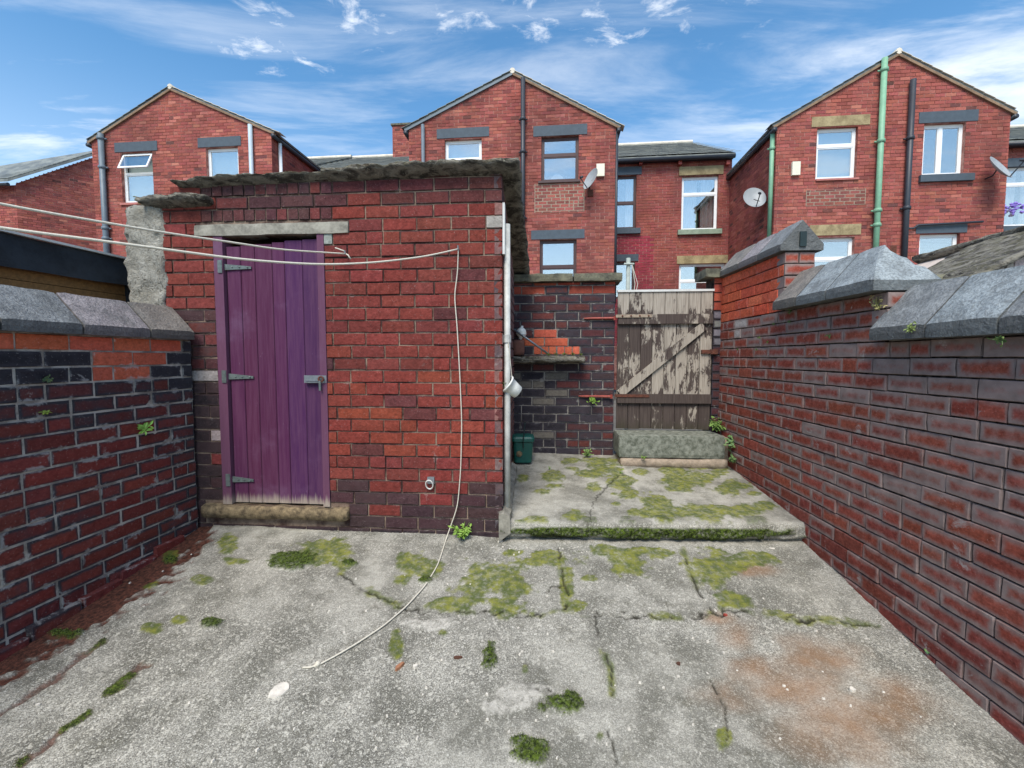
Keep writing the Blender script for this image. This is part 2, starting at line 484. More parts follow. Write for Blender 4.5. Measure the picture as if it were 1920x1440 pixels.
def _conc(t, b):
    p = t.pos()
    A = t.n('ShaderNodeAttribute', attribute_name='A')
    B = t.n('ShaderNodeAttribute', attribute_name='B')
    a = t.n('ShaderNodeSeparateColor', i={0: A.outputs['Color']})
    bb = t.n('ShaderNodeSeparateColor', i={0: B.outputs['Color']})
    n1 = t.noise(p, 4.5, 6, 0.62); n2 = t.noise(p, 60, 4, 0.7)
    vc = t.vor(p, 210, out='Color'); vd = t.vor(p, 210)
    vv = t.n('ShaderNodeSeparateColor', i={0: vc}).outputs[0]
    vc2 = t.n('ShaderNodeSeparateColor', i={0: t.vor(p, 95, out='Color')}).outputs[1]
    c = t.mix(t.ss(n1, 0.36, 0.64), lin(114, 112, 102), lin(164, 161, 150))
    c = t.mix(t.m('MULTIPLY', t.ss(t.noise(p, 11, 5, 0.65), 0.54, 0.70), 0.45), c, lin(98, 95, 80))
    sm = bb.outputs[2]            # trowelled smooth = 1, washed aggregate = 0
    amt = t.m('MULTIPLY', t.m('SUBTRACT', 1.0, t.m('MULTIPLY', sm, 0.75)), 0.80)
    gr = t.noise(p, 175, 3, 0.75)
    c = t.mix(t.m('MULTIPLY', t.ss(gr, 0.52, 0.36), amt), c, lin(88, 86, 80))
    c = t.mix(t.m('MULTIPLY', t.ss(gr, 0.54, 0.66), amt), c, lin(220, 217, 206))
    c = t.mix(t.m('MULTIPLY', t.ss(vv, 0.62, 0.98), t.m('MULTIPLY', amt, .6)), c, lin(78, 76, 72))
    c = t.mix(t.m('MULTIPLY', t.ss(vc2, 0.80, 0.97), t.m('MULTIPLY', amt, 0.5)), c, lin(216, 212, 198))
    c = t.mix(t.m('MULTIPLY', t.ss(n2, 0.60, 0.72), t.m('MULTIPLY', amt, 0.8)), c, lin(66, 64, 60))
    c = t.mix(t.m('MULTIPLY', a.outputs[2], 0.66), c, t.mix(n2, lin(116, 74, 44), lin(164, 128, 92)))
    c = t.mix(t.m('MULTIPLY', bb.outputs[0], t.ss(t.noise(p, 26, 5, 0.7), 0.36, 0.62, 0.08, 0.55)), c, lin(208, 203, 192))
    c = t.mix(bb.outputs[1], c, t.mix(t.ss(n2, 0.35, 0.65), lin(58, 40, 34), lin(104, 66, 54)))
    mo = t.mix(t.ss(t.noise(p, 16, 4, 0.6), 0.38, 0.66), lin(76, 88, 40), lin(126, 128, 50))
    mo = t.mix(t.m('MULTIPLY', t.ss(n2, 0.50, 0.7), 0.5), mo, lin(86, 90, 52))
    c = t.mix(t.m('MULTIPLY', a.outputs[0], t.ss(t.m('ADD', t.noise(p, 38, 5, 0.7), t.m('MULTIPLY', gr, 0.35)), 0.52, 0.74, 0.45, 0.93)), c, mo)
    md = t.mix(t.ss(t.noise(p, 75, 3, 0.6), 0.35, 0.7), lin(30, 38, 17), lin(84, 100, 36))
    c = t.mix(t.m('MULTIPLY', a.outputs[1], t.ss(t.noise(p, 48, 4, 0.7), 0.30, 0.52, 0.55, 1.0)), c, md)
    c = t.mix(A.outputs['Alpha'], c, lin(42, 40, 32))
    t.put(b.inputs['Base Color'], c)
    b.inputs['Roughness'].default_value = 0.95
    b.inputs['Specular IOR Level'].default_value = 0.15
    h = t.m('ADD', t.m('MULTIPLY', vd, t.m('MULTIPLY', amt, -1.0)), t.m('MULTIPLY', n2, 0.6))
    bump(t, b, h, 0.6, 0.006)


mat('concrete', _conc)


def _leaf(t, b):
    oi = t.n('ShaderNodeObjectInfo')
    n = t.noise(t.pos(), 60, 3, 0.6)
    t.put(b.inputs['Base Color'], t.mix(t.ss(n, 0.3, 0.7), oi.outputs['Color'], t.mix(0.5, oi.outputs['Color'], lin(150, 170, 80))))
    b.inputs['Roughness'].default_value = 0.55
    b.inputs['Subsurface Weight'].default_value = 0.0


mat('leaf', _leaf)


def _glass(t, b):
    b.inputs['Base Color'].default_value = (0.98, 0.93, 0.86, 1)
    b.inputs['Metallic'].default_value = 1.0
    b.inputs['Roughness'].default_value = 0.02
    b.inputs['Alpha'].default_value = 0.45


mat('glass', _glass)

# ------------------------------------------------------------------ mesh helpers


class MB:
    def __init__(s):
        s.v = []; s.f = []; s.uv = []; s.c = []; s.has_uv = False; s.has_c = False

    def quad(s, pts, uv=None, col=None):
        i = len(s.v)
        s.v += [tuple(map(float, q)) for q in pts]
        s.f.append(tuple(range(i, i + len(pts))))
        s.uv.append(uv if uv else [(0.5, 0.5)] * len(pts))
        s.c.append(col if col else (1, 1, 1, 0))
        s.has_uv |= uv is not None
        s.has_c |= col is not None

    def box(s, x0, x1, y0, y1, z0, z1, tf=None):
        P = [(x, y, z) for z in (z0, z1) for y in (y0, y1) for x in (x0, x1)]
        if tf is not None:
            P = [tf(*q) for q in P]
        i = len(s.v)
        s.v += [tuple(map(float, q)) for q in P]
        for f in ((0, 2, 3, 1), (4, 5, 7, 6), (0, 1, 5, 4), (2, 6, 7, 3), (0, 4, 6, 2), (1, 3, 7, 5)):
            s.f.append(tuple(i + k for k in f)); s.uv.append([(.5, .5)] * 4); s.c.append((1, 1, 1, 0))

    def tube(s, pts, r, seg=8, cap=True):
        P = [np.asarray(p, float) for p in pts]
        base = len(s.v)
        rr = r if isinstance(r, (list, tuple)) else [r] * len(P)
        prev = None
        for k, p in enumerate(P):
            d = P[min(k + 1, len(P) - 1)] - P[max(k - 1, 0)]
            d = d / (np.linalg.norm(d) + 1e-9)
            if prev is None:
                a = np.array([0, 0, 1.]) if abs(d[2]) < 0.9 else np.array([1., 0, 0])
                u = np.cross(d, a)
            else:
                u = prev - d * (prev @ d)
            u /= np.linalg.norm(u); prev = u
            v = np.cross(d, u)
            for q in range(seg):
                t = 2 * math.pi * q / seg
                s.v.append(tuple(p + rr[k] * (u * math.cos(t) + v * math.sin(t))))
        for k in range(len(P) - 1):
            for q in range(seg):
                a = base + k * seg + q; b = base + k * seg + (q + 1) % seg
                s.f.append((a, b, b + seg, a + seg)); s.uv.append([(.5, .5)] * 4); s.c.append((1, 1, 1, 0))
        if cap:
            for k in (0, len(P) - 1):
                fc = tuple(base + k * seg + q for q in range(seg))
                s.f.append(fc if k else fc[::-1]); s.uv.append([(.5, .5)] * seg); s.c.append((1, 1, 1, 0))

    def lathe(s, prof, M=None, seg=20):
        base = len(s.v)
        for (r, z) in prof:
            for q in range(seg):
                t = 2 * math.pi * q / seg
                p = Vector((r * math.cos(t), r * math.sin(t), z))
                s.v.append(tuple(M @ p) if M else tuple(p))
        for k in range(len(prof) - 1):
            for q in range(seg):
                a = base + k * seg + q; b = base + k * seg + (q + 1) % seg
                s.f.append((a, b, b + seg, a + seg)); s.uv.append([(.5, .5)] * 4); s.c.append((1, 1, 1, 0))
        for k in (0, len(prof) - 1):
            if prof[k][0] > 1e-4:
                fc = tuple(base + k * seg + q for q in range(seg))
                s.f.append(fc if k else fc[::-1]); s.uv.append([(.5, .5)] * seg); s.c.append((1, 1, 1, 0))

    def mesh(s, name, m, smooth=False):
        me = bpy.data.meshes.new(name)
        me.from_pydata(s.v, [], s.f)
        if s.has_uv:
            l = me.uv_layers.new(name='UVMap')
            l.data.foreach_set('uv', np.array([c for f in s.uv for q in f for c in q], dtype=np.float32))
        if s.has_c:
            a = me.attributes.new('Col', 'FLOAT_COLOR', 'CORNER')
            a.data.foreach_set('color', np.array([c for f, k in zip(s.f, s.c) for _ in f for c in k], dtype=np.float32))
        if m:
            me.materials.append(MAT[m])
        if smooth:
            me.polygons.foreach_set('use_smooth', [True] * len(me.polygons))
        me.update()
        return me

    def build(s, name, m, parent=None, smooth=False):
        return add(name, s.mesh(name, m, smooth), parent)


def add(name, me, parent=None, M=None, color=None):
    o = bpy.data.objects.new(name, me)
    COL.objects.link(o)
    if parent is not None:
        o.parent = parent
    if M is not None:
        o.matrix_local = M
    if color is not None:
        o.color = color
    return o


def tag(o, label, cat, group=None, kind=None):
    o['label'] = label
    o['category'] = cat
    if group:
        o['group'] = group
    if kind:
        o['kind'] = kind
    return o


def thing(name, label, cat, M=None, group=None):
    o = bpy.data.objects.new(name, None)
    o.empty_display_size = 0.1
    COL.objects.link(o)
    if M is not None:
        o.matrix_world = M
    return tag(o, label, cat, group)


def struct(o):
    o['kind'] = 'structure'
    return o


def stuff(o):
    o['kind'] = 'stuff'
    return o


def np_mesh(name, V, Fq, m, attrs=None, smooth=True):
    me = bpy.data.meshes.new(name)
    me.vertices.add(len(V)); me.vertices.foreach_set('co', np.asarray(V, np.float32).ravel())
    Fq = np.asarray(Fq, np.int32)
    me.loops.add(Fq.size); me.loops.foreach_set('vertex_index', Fq.ravel())
    me.polygons.add(len(Fq)); me.polygons.foreach_set('loop_start', np.arange(0, Fq.size, 4, dtype=np.int32))
    me.update(calc_edges=True)
    if attrs:
        for k, arr in attrs.items():
            a = me.attributes.new(k, 'FLOAT_COLOR', 'POINT')
            a.data.foreach_set('color', np.asarray(arr, np.float32).ravel())
    me.materials.append(MAT[m])
    me.polygons.foreach_set('use_smooth', [smooth] * len(me.polygons))
    me.update()
    return me


def grid_faces(nx, ny):
    i = np.arange(nx - 1)[None, :] + np.arange(ny - 1)[:, None] * nx
    return np.stack([i, i + 1, i + 1 + nx, i + nx], -1).reshape(-1, 4)


# ------------------------------------------------------------------ bricks
CO = 0.082     # course
BL = 0.225     # brick + joint
JT = 0.007


def brick_variant(seed):
    r = random.Random(seed)
    mb = MB()
    L, H, D = 0.215, 0.073, 0.10
    nx, nz = 5, 3
    g = {}
    for i in range(nx):
        for k in range(nz):
            x = (i == 0) * (r.random() < .15) * .003 - (i == 4) * (r.random() < .15) * .003 + [0.0035, L * .28, L * .5, L * .72, L - 0.0035][i] + r.uniform(-.0015, .0015)
            z = [0.003, H * .5, H - 0.003][k] + r.uniform(-.0012, .0012) + (k - 1) * -(r.random() < .08) * r.uniform(.001, .003)
            y = r.uniform(-.0012, .0010) - (0.0012 if (i in (1, 2, 3) and k == 1) else 0)
            g[i, k] = (x, y, z)
    def uv(p): return (min(1, max(0, p[0] / L)), min(1, max(0, p[2] / H)))
    def q(*ps): mb.quad(ps, [uv(p) for p in ps])
    for i in range(nx - 1):
        for k in range(nz - 1):
            q(g[i, k], g[i + 1, k], g[i + 1, k + 1], g[i, k + 1])
    # arris ring + sides
    per = [(i, 0) for i in range(nx)] + [(nx - 1, k) for k in range(1, nz)] + [(i, nz - 1) for i in range(nx - 2, -1, -1)] + [(0, k) for k in range(nz - 2, 0, -1)]
    out = []
    for (i, k) in per:
        x, y, z = g[i, k]
        ox = (0 if i == 0 else L if i == nx - 1 else x); oz = (0 if k == 0 else H if k == nz - 1 else z)
        chip = 0.0032 + (r.random() < .18) * r.uniform(0.001, .005)
        out.append((ox + (r.uniform(0, .002) if i == 0 else -r.uniform(0, .002) if i == nx - 1 else 0), chip, oz + (r.uniform(0, .0015) if k == 0 else -r.uniform(0, .0015) if k == nz - 1 else 0)))
    n = len(per)
    for a in range(n):
        b = (a + 1) % n
        A, B = g[per[a]], g[per[b]]
        q(A, out[a], out[b], B)
    corners = [0, nx - 1, nx - 1 + nz - 1, 2 * (nx - 1) + nz - 1]
    for a in range(4):
        A, B = out[corners[a]], out[corners[(a + 1) % 4]]
        q(A, (A[0], D, A[2]), (B[0], D, B[2]), B)
    return mb


BRV = [brick_variant(s) for s in range(6)]
BRM = {}


def brick_mesh(m, r):
    k = r.randrange(6)
    if (m, k) not in BRM:
        BRM[m, k] = BRV[k].mesh('brick', m)
    return BRM[m, k]


def courses(u0, u1, z0, z1, zref, holes=(), top=None, bond=0.0, hdr=0.12, r=rng, clipu=None, jitter=0.004):
    """list of bricks (ua, ub, za, zb) of a running bond, cut at the ends, holes and top profile"""
    res = []
    k0 = math.floor((z0 - zref) / CO); k1 = math.ceil((z1 - zref) / CO)
    for k in range(k0, k1):
        za = zref + k * CO + JT / 2; zb = zref + (k + 1) * CO - JT / 2
        za = max(za, z0); zb = min(zb, z1)
        if zb - za < 0.015:
            continue
        zm = (za + zb) / 2
        a0, a1 = (u0, u1) if clipu is None else clipu(zm)
        if a1 - a0 < 0.03:
            continue
        spans = [(a0, a1)]
        for (h0, h1, g0, g1) in holes:
            if zb > g0 + 0.01 and za < g1 - 0.01:
                ns = []
                for (s0, s1) in spans:
                    if h1 <= s0 or h0 >= s1:
                        ns.append((s0, s1))
                    else:
                        if h0 > s0 + 0.02: ns.append((s0, h0))
                        if h1 < s1 - 0.02: ns.append((h1, s1))
                spans = ns
        off = bond + (BL / 2 if k % 2 else 0) + r.uniform(-0.012, 0.012) * (jitter > 0)
        for (s0, s1) in spans:
            x = math.floor((s0 - off) / BL) * BL + off
            cuts = []
            while x < s1:
                cuts.append(x)
                if r.random() < hdr:
                    cuts.append(x + BL * 0.5)
                x += BL
            cuts = [c for c in cuts if s0 + 0.035 < c < s1 - 0.035]
            cuts = [s0] + cuts + [s1]
            for A, B in zip(cuts[:-1], cuts[1:]):
                ja = JT / 2 if A > s0 + 1e-6 else 0.0
                jb = JT / 2 if B < s1 - 1e-6 else 0.0
                if top is not None:
                    tz = top((A + B) / 2)
                    if zm > tz:
                        continue
                res.append((A + ja, B - jb, za, zb))
    return res


def lay_brick(parent, m, fr, b, color, r=rng, name='brick', dy=0.0):
    ua, ub, za, zb = b
    q = fr.p(ua + r.uniform(-.001, .001), dy + r.uniform(-0.003, 0.004), za + r.uniform(-.0012, .0012))
    M = Matrix.Translation(q) @ Matrix.Rotation(fr.a + r.uniform(-.008, .008), 4, 'Z') @ Matrix.Rotation(r.gauss(0, .0035), 4, 'Y') @ Matrix.Diagonal((max(.01, (ub - ua)) / 0.215, 1, (zb - za) / 0.073, 1))
    return add(name, brick_mesh(m, r), parent, M, color)


def joined_brick(mb, fr, b, col, y=0.0, d=0.05, r=rng, mesh_world=True):
    ua, ub, za, zb = b
    e = 0.003
    y0 = y + r.uniform(-.002, .002)
    P = lambda u, yy, z: fr.p(u, yy, z)
    A = [P(ua + e, y0, za + e), P(ub - e, y0, za + e), P(ub - e, y0, zb - e), P(ua + e, y0, zb - e)]
    Bk = [P(ua, y0 + d, za), P(ub, y0 + d, za), P(ub, y0 + d, zb), P(ua, y0 + d, zb)]
    U = [(0, 0), (1, 0), (1, 1), (0, 1)]
    mb.quad(A, U, col)
    for k in range(4):
        j = (k + 1) % 4
        mb.quad([A[k], Bk[k], Bk[j], A[j]], [U[k], U[k], U[j], U[j]], col)


def panel(mb, fr, u0, u1, z0, z1, holes, y, clip=None):
    us = sorted({u0, u1, *[c for h in holes for c in h[:2] if u0 < c < u1]})
    zs = sorted({z0, z1, *[c for h in holes for c in h[2:] if z0 < c < z1]})
    for a, b in zip(us[:-1], us[1:]):
        for c, d in zip(zs[:-1], zs[1:]):
            um, zm = (a + b) / 2, (c + d) / 2
            if any(h[0] < um < h[1] and h[2] < zm < h[3] for h in holes):
                continue
            mb.quad([fr.p(a, y, c), fr.p(b, y, c), fr.p(b, y, d), fr.p(a, y, d)])


def fbox(mb, fr, u0, u1, y0, y1, z0, z1):
    mb.box(u0, u1, y0, y1, z0, z1, tf=lambda x, y, z: fr.p(x, y, z))


def mixc(a, b, t):
    return tuple(x * (1 - t) + y * t for x, y in zip(a, b))


RED = lin(121, 57, 50); ORG = lin(136, 66, 51); PUR = lin(80, 54, 56); DRK = lin(58, 48, 51)
NEWO = lin(188, 96, 72); BLK = lin(38, 36, 40); MAR = lin(106, 55, 51)


def vary(c, r, k=0.16):
    f = 1 + r.uniform(-k, k)
    return (c[0] * f, c[1] * f * (1 + r.uniform(-.08, .08)), c[2] * f * (1 + r.uniform(-.08, .08)))



# ------------------------------------------------------------------ ground
def ground_z(x, y):
    return GS * y


def polyd(px, py, pts):
    """distance in photo pixels from arrays px,py to a polyline"""
    d = np.full(px.shape, 1e9)
    for (x0, y0), (x1, y1) in zip(pts[:-1], pts[1:]):
        dx, dy = x1 - x0, y1 - y0
        t = np.clip(((px - x0) * dx + (py - y0) * dy) / (dx * dx + dy * dy), 0, 1)
        d = np.minimum(d, np.hypot(px - x0 - t * dx, py - y0 - t * dy))
    return d


def proj_arr(V):
    d = V - C_
    z = np.maximum(d @ F_, 0.05)
    return 960 + FPX * (d @ R_) / z, 720 - FPX * (d @ U_) / z


def patches(px, py, lst, X, Y, seed, soft=0.28):
    """mossy islands: ragged ellipses"""
    out = np.zeros(px.shape)
    n = fbm(X * 9, Y * 9, seed, 4) - 0.5
    n2 = fbm(X * 34, Y * 34, seed + 9, 3) - 0.5
    for (cx, cy, rx, ry) in lst:
        sel = (abs(px - cx) < rx * 2.2) & (abs(py - cy) < ry * 2.2)
        if not sel.any():
            continue
        d = np.hypot((px[sel] - cx) / rx, (py[sel] - cy) / ry) + n[sel] * 1.5 + n2[sel] * 0.7
        out[sel] = np.maximum(out[sel], sstep(d, 1.05, 1.05 - soft))
    return out


MOSS = [(590, 1045, 38, 24), (625, 1035, 35, 24), (600, 1022, 50, 10), (430, 1020, 18, 18), (320, 1040, 18, 10), (283, 1095, 15, 8),
        (283, 1178, 18, 10), (340, 1165, 16, 8), (375, 1090, 18, 10), (440, 1052, 22, 7), (785, 1063, 42, 24), (755, 1085, 30, 12),
        (930, 1090, 68, 44), (845, 1134, 40, 14), (950, 1138, 44, 24), (640, 1060, 22, 9), (1030, 1045, 62, 16), (1062, 1095, 12, 42),
        (1172, 1060, 38, 28), (1150, 1035, 36, 12), (1345, 1070, 50, 40), (1400, 1048, 66, 14), (1372, 1122, 34, 24), (1250, 1040, 30, 8),
        (1105, 1085, 15, 6), (1080, 1138, 16, 10), (830, 1187, 12, 6), (985, 1255, 10, 13), (1215, 1034, 40, 6), (745, 1212, 14, 26),
        (1360, 1385, 14, 20), (1125, 1380, 8, 8), (960, 1035, 30, 8)]
MDARK = [(540, 1052, 42, 17), (128, 1187, 26, 9), (395, 1172, 22, 9), (320, 1047, 14, 8), (918, 1235, 20, 32), (1058, 1322, 36, 24),
         (990, 1416, 40, 28), (800, 1090, 14, 8), (655, 1057, 14, 6)]
RUST = [(1350, 1160, 40, 14), (1385, 1195, 40, 34), (1420, 1260, 70, 40), (1480, 1290, 130, 60), (1560, 1360, 150, 70), (1530, 1230, 80, 40),
        (1640, 1340, 120, 60), (1420, 1070, 40, 12)]
WHITE = [(972, 1302, 44, 20), (1010, 1295, 24, 12), (868, 1098, 12, 8), (800, 1170, 40, 12), (525, 1245, 10, 5), (925, 1325, 30, 16)]
CRACKS = [[(640, 1080), (690, 1106), (730, 1128), (770, 1142), (870, 1148), (985, 1151), (1040, 1143), (1068, 1138), (1090, 1146), (1140, 1153), (1200, 1156), (1300, 1153), (1340, 1147),
           (1400, 1151), (1450, 1152), (1500, 1160), (1560, 1166), (1645, 1174)],
          [(1048, 1030), (1055, 1090), (1070, 1125), (1088, 1145)], [(1115, 1152), (1120, 1190), (1145, 1250), (1148, 1300)],
          [(1280, 1040), (1310, 1110), (1332, 1140), (1352, 1150)], [(1330, 1272), (1362, 1330), (1364, 1405)], [(995, 1286), (1030, 1296), (1050, 1308)],
          [(1140, 1370), (1160, 1425), (1158, 1440)], [(1020, 1105), (1060, 1104)]]
GROOVE = [[(-20, 1352), (60, 1300), (100, 1275), (150, 1235), (195, 1202)], [(198, 1306), (240, 1275), (280, 1243)], [(35, 1435), (110, 1375), (168, 1333)]]
EDGE = [(-200, 1352), (0, 1236), (95, 1182), (180, 1132), (285, 1065), (330, 1022), (362, 988)]


def paint(V, X, Y):
    px, py = proj_arr(V)
    wob = (fbm(X * 22, Y * 22, 3, 3) - 0.5)
    front = Y > 0.9
    moss = patches(px, py, MOSS, X, Y, 5) * front
    md = patches(px, py, MDARK, X, Y, 11) * front
    rust = np.zeros(px.shape)
    for (cx, cy, rx, ry) in RUST:
        rust = np.maximum(rust, sstep(np.hypot((px - cx) / rx, (py - cy) / ry) + (fbm(X * 7, Y * 7, 31, 4) - .5) * 1.3, 1.5, 0.0))
    rust = rust * (0.35 + 0.9 * fbm(X * 14, Y * 14, 33, 4)) * front
    wh = patches(px, py, WHITE, X, Y, 21) * front
    cr = np.zeros(px.shape)
    for c in CRACKS:
        k = np.hypot(wob * 26, 0) * np.sign(wob)
        cr = np.maximum(cr, sstep(polyd(px + k * .5, py + k, c), 3.2, 0.6) * (0.15 + 0.75 * (fbm(X * 12, Y * 12, 41, 2) > .42)))
    cr = np.clip(cr, 0, 1) * front
    gv = np.zeros(px.shape)
    for c in GROOVE:
        gv = np.maximum(gv, sstep(polyd(px, py + wob * 22, c) , 8.0, 3.0))
    gv = gv * front
    md = np.maximum(md, gv * sstep(fbm(X * 6, Y * 6, 51, 2), .38, .5))
    # moss creeping along cracks
    for c in CRACKS[:4]:
        k = sstep(polyd(px, py + wob * 20, c), 11, 3) * sstep(fbm(X * 8, Y * 8, 61, 3), .46, .6)
        moss = np.maximum(moss, k * .9 * front)
    ed = polyd(px, py, EDGE)
    dirt = sstep(ed + wob * 60, 44, 26) * front
    dirt = np.maximum(dirt, gv * .75)
    return moss, md, np.clip(rust, 0, 1), cr, wh, dirt


gx = np.arange(-2.85, 2.06, 0.0085); gy = np.arange(0.1, 3.16, 0.0085)
X, Y = np.meshgrid(gx, gy)
X = X.ravel(); Y = Y.ravel()
Z = ground_z(X, Y) + 0.006
V = np.stack([X, Y, Z], -1)
moss, md, rust, cr, wh, dirt = paint(V, X, Y)
rough = fbm(X * 55, Y * 55, 71, 3) - .5
Z = Z + (fbm(X * 2.2, Y * 2.2, 70, 3) - .5) * 0.022 + rough * 0.006 - cr * 0.010 - dirt * 0.014 + md * (0.008 + 0.016 * fbm(X * 50, Y * 50, 73, 2)) + moss * 0.003 + wh * .004
V[:, 2] = Z
smooth_c = sstep(fbm(X * 1.3, Y * 1.3, 77, 3), .45, .65) * .55 + sstep(Y, 2.0, 2.3) * .35
A = np.stack([moss, md, rust, cr], -1)
YARD_V, YARD_MD, YARD_MO = V, md, moss
Bc = np.stack([wh, dirt, np.clip(smooth_c, 0, 1), np.ones_like(wh)], -1)
yard = struct(add('yard_pavement', np_mesh('yard_pavement', V, grid_faces(len(gx), len(gy)), 'concrete', {'A': A, 'B': Bc})))
tag(yard, 'worn grey concrete floor of the yard with moss, cracks and rust stain', 'pavement', kind='structure')

# the land under and around everything
prof = [(-60, -0.16), (-2, -0.16), (0.0, -0.10), (3.2, 0.36), (4.4, 0.50), (400, 0.62)]
mb = MB()
for (y0, z0), (y1, z1) in zip(prof[:-1], prof[1:]):
    mb.quad([(-300, y0, z0), (300, y0, z0), (300, y1, z1), (-300, y1, z1)])
tag(struct(mb.build('ground', 'dark_ground')), 'dark ground around the yard and back alley', 'ground', kind='structure')

# ------------------------------------------------------------------ raised slab in front of the gate
RW = lambda y: 1.76 + 0.045 * y                      # right wall face
SIDE = lambda y: -0.062 + 0.057 * (y - 2.86)          # shed side face


def plat_front(x):
    return 2.825 - 0.02 * x


def plat_z(y):
    return 0.548 + 0.093 * (y - 2.80)


nx = 240
tt = np.linspace(0, 1, nx)
rows = []
S_front = np.linspace(0, 1, 16)
S_top = np.concatenate([np.linspace(0, .1, 14)[1:], np.linspace(.1, 1, 120)[1:]])
Xr, Yr, Zr, fl = [], [], [], []
for s_ in S_front:
    x = -0.075 + tt * (1.895 + 0.075)
    y = plat_front(x) + 0.012 * (1 - s_) * 0
    b0 = ground_z(0, 2.8) - 0.02
    z = b0 + (plat_z(2.81) - 0.010 - b0) * s_
    Xr.append(x); Yr.append(np.full(nx, 1.0) * y); Zr.append(np.full(nx, z)); fl.append(np.full(nx, s_))
for s_ in S_top:
    yb = 4.36
    xl = -0.075 + 0.057 * (s_ * 1.5); xr = RW(2.8 + s_ * 1.5) + 0.01
    x = xl + tt * (xr - xl)
    y = plat_front(x) + (0.014 if s_ > 0 else 0) + s_ * (yb - plat_front(x))
    Xr.append(x); Yr.append(y); Zr.append(plat_z(y)); fl.append(np.full(nx, 2.0))
X = np.array(Xr).ravel(); Y = np.array(Yr).ravel(); Z = np.array(Zr).ravel(); fl = np.array(fl).ravel()
V = np.stack([X, Y, Z], -1)
px, py = proj_arr(V)
PM = [(981, 899, 10, 6), (1035, 893, 20, 9), (1040, 912, 16, 4), (1020, 922, 18, 6), (1070, 867, 14, 5), (1073, 879, 14, 4), (1128, 877, 22, 9), (1105, 890, 25, 7),
      (1165, 902, 25, 14), (1110, 912, 18, 7), (1180, 925, 15, 8), (1150, 925, 6, 2), (1155, 945, 7, 3), (1190, 962, 15, 8), (1075, 968, 25, 9), (1000, 980, 34, 9),
      (1260, 880, 20, 9), (1300, 898, 46, 16), (1270, 915, 22, 6), (1350, 885, 18, 7), (1372, 912, 28, 12), (1225, 940, 26, 13), (1240, 962, 48, 12), (1330, 962, 62, 16),
      (1392, 958, 40, 11), (1432, 952, 24, 8), (1150, 880, 20, 8), (1120, 862, 40, 5), (1200, 885, 14, 6), (1320, 874, 20, 5), (1412, 925, 16, 5)]
moss = patches(px, py, [(a_, b_, c_ * 1.18, d_ * 1.22) for a_, b_, c_, d_ in PM], X, Y, 105) * (fl > 1.5)
nfr = fbm(X * 9, Z * 14 + fl * 3, 121, 4)
front = (fl <= 1.0)
mdk = np.where(front, sstep(nfr + 0.62 * np.clip(1 - abs(fl - .72) / .55, 0, 1) - 0.25 * (X < .12) - .3 * (X > 1.62) - .5 * (fl > .9), .62, .80), 0)
lip = (fl > 1.5) & (py > 968)
mdk = np.maximum(mdk, np.where(lip, sstep(fbm(X * 8, Y * 8, 125, 3), .56, .66), 0) * .6)
seam = sstep(polyd(px, py, [(1162, 866), (1192, 915), (1228, 985)]), 4, 2) * (fl > 1.5)
crk_shade = sstep(polyd(px + (fbm(X * 20, Y * 20, 3, 2) - .5) * 18, py, [(1168, 890), (1130, 915), (1112, 945), (1106, 990), (1104, 1020)]), 2.2, .5) * .7
crk_shade = np.maximum(crk_shade, np.where(front, sstep(fbm(X * 5, Z * 5, 131, 3) - abs(fl - .38) * 1.2, .44, .56), 0) * .8)  # black shadow low on the slab front, painted into the crack mask
dirt = np.where(front, sstep(fl, .35, .1) * .15, 0)
bul = (fbm(X * 14, Z * 14 + Y * 14, 141, 3) - .5)
Y = Y - np.where(front, mdk * .022 * (0.4 + fbm(X * 40, Z * 40, 142, 2)) + bul * .03 - crk_shade * .02 - .035 * sstep(fl, .42, .30), 0)
Z = Z + np.where(front, 0, (fbm(X * 3, Y * 3, 143, 3) - .5) * .02 + (fbm(X * 50, Y * 50, 144, 2) - .5) * .004 + moss * .005 - crk_shade * .008 - seam * .003 + mdk * .008)
Z = Z - np.where((fl > 1.5) & (Y < 2.88), bul * .02, 0)
V = np.stack([X, Y, Z], -1)
zero = np.zeros_like(X)
A = np.stack([moss, mdk, zero, crk_shade], -1)
Bc = np.stack([np.clip(seam * .5 + .18 * (fl > 1.5), 0, 1), dirt, np.where(front, .3, .9), zero + 1], -1)
o = add('raised_slab', np_mesh('raised_slab', V, grid_faces(nx, len(S_front) + len(S_top)), 'concrete', {'A': A, 'B': Bc}))
tag(o, 'raised mossy concrete slab in front of the gate step', 'slab')

def moss_tufts(V, mask, n, size, name, label, seed, up=(0, 0, 1)):
    r = np.random.default_rng(seed)
    idx = np.nonzero(mask)[0]
    if len(idx) == 0: return
    idx = r.choice(idx, n)
    mb_ = MB()
    upv = np.array(up, float)
    for i in idx:
        p = V[i] + r.normal(0, .004, 3) * np.array([1, 1, 0]) - upv * .003
        for k in range(3):
            d = upv + r.normal(0, .55, 3); d /= np.linalg.norm(d)
            sdv = np.cross(d, r.normal(0, 1, 3)); sdv /= np.linalg.norm(sdv) + 1e-9
            L = size * r.uniform(.5, 1.3)
            mb_.quad([p - sdv * L * .28, p + sdv * L * .28, p + d * L])
    o_ = mb_.build(name, 'leaf'); o_.color = (*lin(54, 66, 26), 1)
    return tag(o_, label, 'moss', kind='stuff')


moss_tufts(YARD_V, YARD_MD > .5, 6500, .006, 'moss', 'dark green moss cushions on the yard concrete', 5)
moss_tufts(V, (mdk > .6), 3600, .0045, 'moss', 'thick dark moss along the front edge of the raised slab', 6, up=(0, -.8, .5))
moss_tufts(YARD_V, (YARD_MO > .8), 4200, .0045, 'moss', 'thin olive moss film in patches on the yard concrete', 7)

